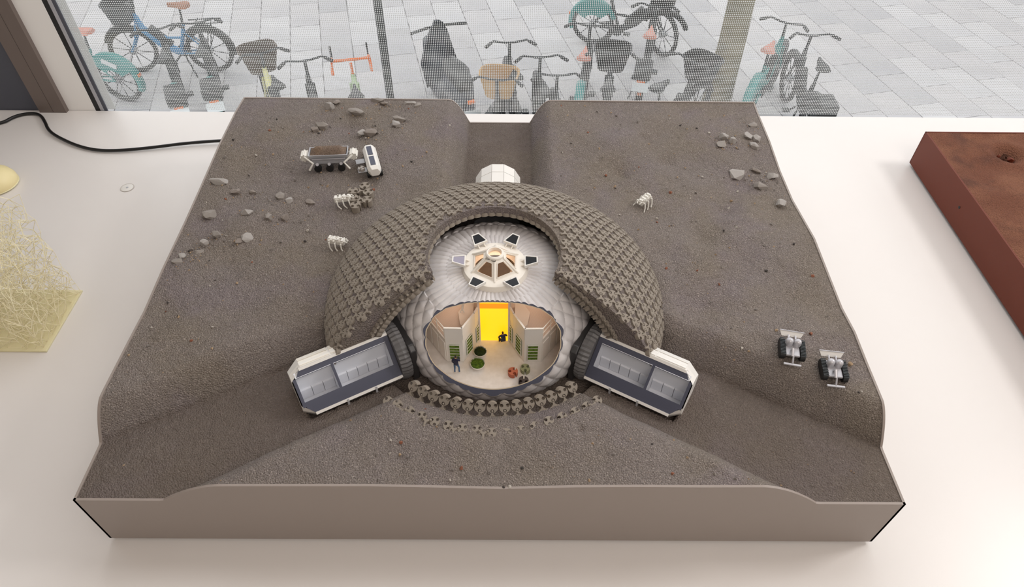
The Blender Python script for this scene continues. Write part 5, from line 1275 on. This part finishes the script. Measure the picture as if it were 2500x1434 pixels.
# white pressurised rover
x0, y0 = -0.2180, 0.6000
rv = thing('crew_rover', 'white angular crew rover with two dark roof windows', 'rover', (x0, y0, H(x0, y0)), local=True, rotz=R(107))
sec_ = [(-0.0085, 0.009), (0.0085, 0.009), (0.0125, 0.016), (0.0125, 0.021), (0.0075, 0.028), (-0.0075, 0.028), (-0.0125, 0.021), (-0.0125, 0.016)]
bo = MB(); rings = []
for x, sc in ((-0.0370, 0.70), (-0.0300, 1.0), (0.0300, 1.0), (0.0370, 0.70)):
    rings.append([(x, y * sc * 0.92, 0.0185 + (z - 0.0185) * sc) for y, z in sec_])
bo.add([p for r_ in rings for p in r_], [(a * 8 + i, a * 8 + (i + 1) % 8, a * 8 + 8 + (i + 1) % 8, a * 8 + 8 + i) for a in range(3) for i in range(8)] + [tuple(range(8)), tuple(range(31, 23, -1))])
bo.build('cabin', M['white'], rv, bevel=0.0007)
for xa in (-0.0150, 0.0150): MB().box((xa, 0.0004, 0.0283), (0.0255, 0.0085, 0.0008)).build('roof_window', M['glassdark'] if False else M['navy'], rv)
for sx in (-1, 1):
    for sy in (-1, 1):
        w_ = cylw(sx * 0.021, 0.0056, 0.0055, 0.0056, sy * 0.0105).build('wheel', M['black'], rv, smooth=40)
        sub(MB().cyl((sx * 0.021, sy * 0.0105, 0.0056), (sx * 0.021, sy * 0.005, 0.011), 0.002, n=8).build('strut', M['darkmetal'], smooth=40), w_)
for xa, ln in ((0.010, 0.016), (-0.016, 0.014)):
    tr_ = MB().box((xa, 0.0195, 0.0125), (0.0125, 0.015, 0.0010)).build('side_tray', M['grey'], rv)
    sub(MB().box((xa, 0.0125, 0.0118), (0.004, 0.006, 0.0016)).build('tray_arm', M['darkmetal']), tr_)
lo_me = disc_mesh('loaded_brick', 0.0, 0.006, M['slatepale'])
o = link('loaded_brick', lo_me, label='single grey brick lying on the crew rover side tray', cat='brick'); 
_m = Matrix.Translation((x0, y0, H(x0, y0))) @ Matrix.Rotation(R(107), 4, 'Z') @ Matrix.Translation((-0.016, 0.0205, 0.0131)); o.matrix_world = _m @ Matrix.Scale(0.85, 4)

# stack of interlocking sample bricks
cb = thing('brick_sample', 'six interlocked thick bricks standing beside a walking robot', 'brick stack', (-0.2229, 0.5110, H(-0.2229, 0.511)), local=True, rotz=R(8))
bk = disc_mesh('brick', 0.0, 0.0115, M['brickclay']); ck = conn_mesh('connector', 0.0, 0.0102, M['brickclay'])
s3 = A_ / math.sqrt(3)
for x, y in ((0.004, 0.0225), (-0.0135, 0.0130), (0.0092, 0.0072), (-0.0125, -0.0045), (0.0075, -0.0105), (-0.0090, -0.0215)):
    link('brick', bk, cb, loc=(x * 1.12, y * 1.12, 0.0), rot=(0, 0, R(0 if x > 0 else 60))).scale = (1.28, 1.28, 1.0)
for x, y in ((-0.0025, 0.0125), (-0.0022, -0.0060), (-0.0045, -0.0140)): link('connector', ck, cb, loc=(x * 1.12, y * 1.12, 0.0), rot=(0, 0, R(20)))

def walker(label, x, y, turn, seed):
    e = thing('walking_robot', label, 'robot', (x, y, H(x, y)), 'white walking robots', local=True, rotz=R(turn))
    rs = random.Random(seed); b = MB()
    b.box((0, 0, 0.0120), (0.026, 0.0085, 0.0055))
    for i in range(4):
        xx = -0.0105 + 0.0070 * i; b.ball((xx, 0, 0.0148), 0.0044, 8, 5, (0.9, 1.15, 0.75)); b.box((xx, rs.uniform(-0.001, 0.001), 0.0176), (0.0032, 0.0072, 0.0022)); b.cyl((xx, -0.0058, 0.0150), (xx, 0.0058, 0.0150), 0.0016, n=8)
    for i in range(14): b.box((rs.uniform(-0.012, 0.012), rs.uniform(-0.0045, 0.0045), rs.uniform(0.0155, 0.0190)), (rs.uniform(0.001, 0.003), rs.uniform(0.001, 0.003), rs.uniform(0.001, 0.003)))
    b.build('body', M['robot'], e)
    for i in range(3):
        for sy in (-1, 1):
            xx = -0.0100 + 0.0095 * i
            MB().tube([(xx, sy * 0.0040, 0.0125), (xx + 0.0005, sy * 0.0078, 0.0135), (xx + 0.0015, sy * 0.0098, 0.0060), (xx + 0.0060, sy * 0.0120, 0.0008)], [0.0013, 0.0013, 0.0011, 0.0010], 7).build('leg', M['robot'], e, smooth=True)
    for sy in (-1, 1): MB().tube([(0.0105, sy * 0.0022, 0.0150), (0.0150, sy * 0.0034, 0.0165), (0.0180, sy * 0.0020, 0.0140)], 0.0010, 6).build('gripper', M['robot'], e, smooth=True)
walker('white six-legged robot facing the stack of sample bricks', -0.2520, 0.4985, 12, 1)
walker('white six-legged robot at the left foot of the dome', -0.2440, 0.3975, -12, 2)
walker('white six-legged robot alone right of the dome', 0.2440, 0.5105, 226, 3)

def tracked(label, x, y, turn):
    e = thing('tracked_rover', label, 'rover', (x, y, H(x, y)), 'silver tracked rovers', local=True, rotz=R(turn))
    for sy in (-1, 1):                                     # x = travel direction (towards the rear edge of the model)
        n_ = 24; pts = []
        for k in range(n_):
            t = 2 * PI * k / n_; pts.append((math.copysign(0.0095, math.cos(t)) + 0.0062 * math.cos(t), 0.0068 + 0.0062 * math.sin(t)))
        V = [(px_, sy * 0.0128 + o, pz_) for o in (-0.0034, 0.0034) for px_, pz_ in pts]
        tk = MB().add(V, [tuple(range(n_)), tuple(range(2 * n_ - 1, n_ - 1, -1))] + [(i, (i + 1) % n_, n_ + (i + 1) % n_, n_ + i) for i in range(n_)]).build('track', M['black'], e, bevel=0.0006)
        ct = MB()
        for k in range(12): ct.box((-0.014 + 0.0025 * k, sy * 0.0128, 0.0132), (0.0010, 0.0070, 0.0008))
        sub(ct.build('cleats', M['bikedark'], kind='stuff'), tk)
    MB().box((0, 0, 0.0095), (0.026, 0.0180, 0.0030)).build('chassis', M['silver'], e, bevel=0.0006)
    for sy in (-1, 1):
        MB().lathe([(0.0, 0.0220), (0.0025, 0.0216), (0.0044, 0.0200), (0.0050, 0.0180), (0.0050, 0.0110), (0.0, 0.0110)], 20, (0.0055, sy * 0.0052, 0)).build('tank', M['silver'], e, smooth=40)
        MB().cyl((0.012, sy * 0.0045, 0.011), (0.0205, sy * 0.0045, 0.0130), 0.0011, n=8).build('blade_arm', M['silver'], e)
    V = [(0.0215, -0.0125, 0.0090), (0.0215, 0.0125, 0.0090), (0.0265, 0.0160, 0.0145), (0.0265, -0.0160, 0.0145)]
    V2 = [(a + 0.0009, b, c - 0.0006) for a, b, c in V]
    bl = MB().add(V + V2, [(0, 1, 2, 3), (7, 6, 5, 4)] + [(i, (i + 1) % 4, 4 + (i + 1) % 4, 4 + i) for i in range(4)]).build('blade', M['white'], e)
    sub(MB().cyl((0.0265, -0.0160, 0.0145), (0.0265, 0.0160, 0.0145), 0.0008, n=6).build('blade_lip', M['silver']), bl)
    MB().tube([(-0.004, 0.0005, 0.0120), (-0.009, 0.0020, 0.0185), (-0.0165, 0.0015, 0.0130)], [0.0024, 0.0022, 0.0018], 8).build('arm', M['silver'], e, smooth=True)
    MB().tube([(-0.0160, 0.0005, 0.0135), (-0.0215, 0.0, 0.0075), (-0.0235, 0.0, 0.0050)], 0.0012, 8).build('rear_arm', M['silver'], e, smooth=True)
    MB().box((-0.0240, 0.0, 0.0050), (0.0030, 0.0225, 0.0022)).build('rear_bar', M['silver'], e, bevel=0.0006)
tracked('silver tracked rover with blade, the left of two on the right slope', 0.3985, 0.1925, 78)
tracked('silver tracked rover with blade, the right one near the slope edge', 0.4470, 0.1630, 82)

# ================================================================== neighbours on the table
# strut lattice cube on a resin plate
LX1, LY0, LY1, LH = -0.7285, 0.3115, 0.4480, 0.212
LX0 = LX1 - 0.150
lt = thing('strut_lattice', 'cream printed lattice block of thin random struts at the left edge', 'lattice', (LX1 - 0.075, 0.38, 0))
MB().box(((LX0 + LX1) / 2, (LY0 + LY1) / 2, 0.0016), (LX1 - LX0, LY1 - LY0, 0.0032)).build('plate', M['resinplate'], lt, bevel=0.0004)
rs = random.Random(11); CELL = 0.0205
nx_, ny_, nz_ = 10, 9, 13
nodes = {}
for i in range(nx_ + 1):
    for j in range(ny_ + 1):
        for k in range(nz_ + 1):
            jx = lambda n_, q: (rs.uniform(-0.42, 0.42) if 0 < q < n_ else rs.uniform(0.0, 0.55) * (1 if q == 0 else -1))
            nodes[i, j, k] = Vector((LX0 + (LX1 - LX0) * (i + jx(nx_, i)) / nx_, LY0 + (LY1 - LY0) * (j + jx(ny_, j)) / ny_, 0.003 + (LH - 0.003) * max(0, (k + rs.uniform(-0.42, 0.42) * (k > 0))) / nz_))
st = MB(); 
def strut(a, b):
    a, b = Vector(a), Vector(b); d = b - a
    if d.length < 1e-5: return
    d.normalize(); u = d.orthogonal().normalized() * 0.00050; w = d.cross(u)
    c3 = [u, -u * 0.5 + w * 0.866, -u * 0.5 - w * 0.866]
    st.add([a + q for q in c3] + [b + q for q in c3], [(0, 1, 4, 3), (1, 2, 5, 4), (2, 0, 3, 5)])
for (i, j, k), p in nodes.items():
    cand = [(i + 1, j, k), (i, j + 1, k), (i, j, k + 1), (i + 1, j + 1, k), (i, j + 1, k + 1), (i + 1, j, k + 1), (i - 1, j + 1, k), (i + 1, j, k - 1), (i, j + 1, k - 1)]
    cand = [c for c in cand if c in nodes]; rs.shuffle(cand)
    for c in cand[:(3 if rs.random() < 0.3 else 2)]:
        if k >= nz_ - 1 and rs.random() < 0.35: continue
        strut(p, nodes[c])
st.build('struts', M['resin'], lt, kind='stuff')

bl = thing('resin_dome', 'pale yellow smooth half ball at the left picture edge', 'ball', (-1.03, 0.748, 0))
MB().lathe([(0.0, 0.040), (0.012, 0.0385), (0.024, 0.034), (0.034, 0.026), (0.040, 0.015), (0.041, 0.006), (0.038, 0.0005), (0.0, 0.0005)], 48, (-1.030, 0.745, 0)).build('shell', M['ball'], bl, smooth=50)
MB().tube([(-1.030 + 0.0405 * math.cos(t), 0.745 + 0.0405 * math.sin(t), 0.0035) for t in [2 * PI * k / 48 for k in range(48)]], 0.0012, 6, closed=True).build('seam_ring', M['resinplate'], bl, smooth=True)

# power cable
CPTS = [(-1.30, 0.915), (-1.1313, 0.9558), (-1.1173, 0.9928), (-1.0866, 1.0069), (-1.0592, 0.9987), (-1.0316, 0.9655), (-1.0109, 0.9347), (-0.982, 0.9111), (-0.9217, 0.8762), (-0.8706, 0.8602), (-0.8178, 0.8609), (-0.751, 0.8724), (-0.693, 0.8854), (-0.6149, 0.8942), (-0.55, 0.897), (-0.49, 0.897)]
cz = [0.004, 0.004, 0.004, 0.004, 0.006, 0.008, 0.007, 0.006, 0.0055, 0.005, 0.0055, 0.0065, 0.008, 0.010, 0.010, 0.008]
cu = bpy.data.curves.new('power_cable', 'CURVE'); cu.dimensions = '3D'; sp_ = cu.splines.new('NURBS'); sp_.points.add(len(CPTS) - 1)
for i, ((x, y), z) in enumerate(zip(CPTS, cz)): sp_.points[i].co = (x, y, z if i not in () else z, 1)
sp_.use_endpoint_u = True; sp_.order_u = 3; cu.bevel_depth = 0.0035; cu.bevel_resolution = 3; cu.resolution_u = 8; cu.materials.append(M['cable'])
o = bpy.data.objects.new('power_cable', cu); COL.objects.link(o); o['label'] = 'black power cable winding over the table to the model'; o['category'] = 'cable'
dg2 = bpy.context.evaluated_depsgraph_get(); cme = bpy.data.meshes.new_from_object(o.evaluated_get(dg2)); bpy.data.objects.remove(o)
zmin = min(v.co.z for v in cme.vertices)
cme.polygons.foreach_set('use_smooth', [True] * len(cme.polygons))
if not cme.materials: cme.materials.append(M['cable'])
link('power_cable', cme, label='black power cable winding over the table to the model', cat='cable')

# red desert model
RX0, RX1, RY0, RY1, RZ = 0.8815, 1.75, -0.10, 0.8392, 0.0835
rb = thing('red_model', 'red-brown desert landscape model cut off by the right picture edge', 'model', (1.3, 0.37, 0))
gx, gy = np.meshgrid(np.linspace(RX0 + 0.003, RX1 - 0.003, 200), np.linspace(RY0 + 0.003, RY1 - 0.003, 220))
rg2 = np.random.RandomState(5)
gz = RZ - 0.001 + np.clip(np.minimum(gx - RX0, RY1 - gy) / 0.04, 0, 1) * (smooth_noise(gx.shape, 28, rg2) * 0.012 + smooth_noise(gx.shape, 10, rg2) * 0.005 + smooth_noise(gx.shape, 4, rg2) * 0.0016 + (rg2.rand(*gx.shape) - 0.5) * 0.0006)
dcr = np.hypot(gx - 1.018, gy - 0.765); gz += 0.006 * np.exp(-((dcr - 0.034) / 0.014) ** 2) - 0.020 * np.exp(-(dcr / 0.020) ** 2)
link('red_terrain', grid_mesh('red_terrain', gx, gy, gz, M['mars']), rb)
for a, b in (((RX0, RY0), (RX1, RY0)), ((RX1, RY0), (RX1, RY1)), ((RX1, RY1), (RX0, RY1)), ((RX0, RY1), (RX0, RY0))):
    a, b = Vector((*a, 0)), Vector((*b, 0)); d = b - a; nn = Vector((-d.y, d.x, 0)).normalized() * 0.0015
    MB().box((a + b) / 2 + nn + Vector((0, 0, (0.006 + RZ) / 2)), (d.length, 0.003, RZ - 0.006), Matrix.Rotation(math.atan2(d.y, d.x), 3, 'Z')).build('side_panel', M['redpaint'], rb)
MB().box(((RX0 + RX1) / 2, (RY0 + RY1) / 2, 0.003), (RX1 - RX0 - 0.05, RY1 - RY0 - 0.05, 0.006)).build('plinth', M['darkmetal'], rb)
MB().cyl((RX0 - 0.0006, 0.640, 0.046), (RX0 + 0.001, 0.640, 0.046), 0.0028, n=16).build('socket_hole', M['black'], rb)
for k, (dx, dy, s_) in enumerate(((-0.006, -0.004, 0.011), (0.007, -0.007, 0.010), (0.002, 0.006, 0.009), (-0.012, 0.004, 0.007))):
    me = chip_mesh('crater_block', 900 + k, 0.6, M['redpaint'] if k % 2 else M['mars'], 7)
    o = link('crater_block', me, rb, loc=(1.018 + dx - 1.3, 0.765 + dy - 0.37, RZ - 0.012)); o.scale = (s_ / 1.4,) * 3; o.rotation_euler = (0.4 * k, 0.3, k)
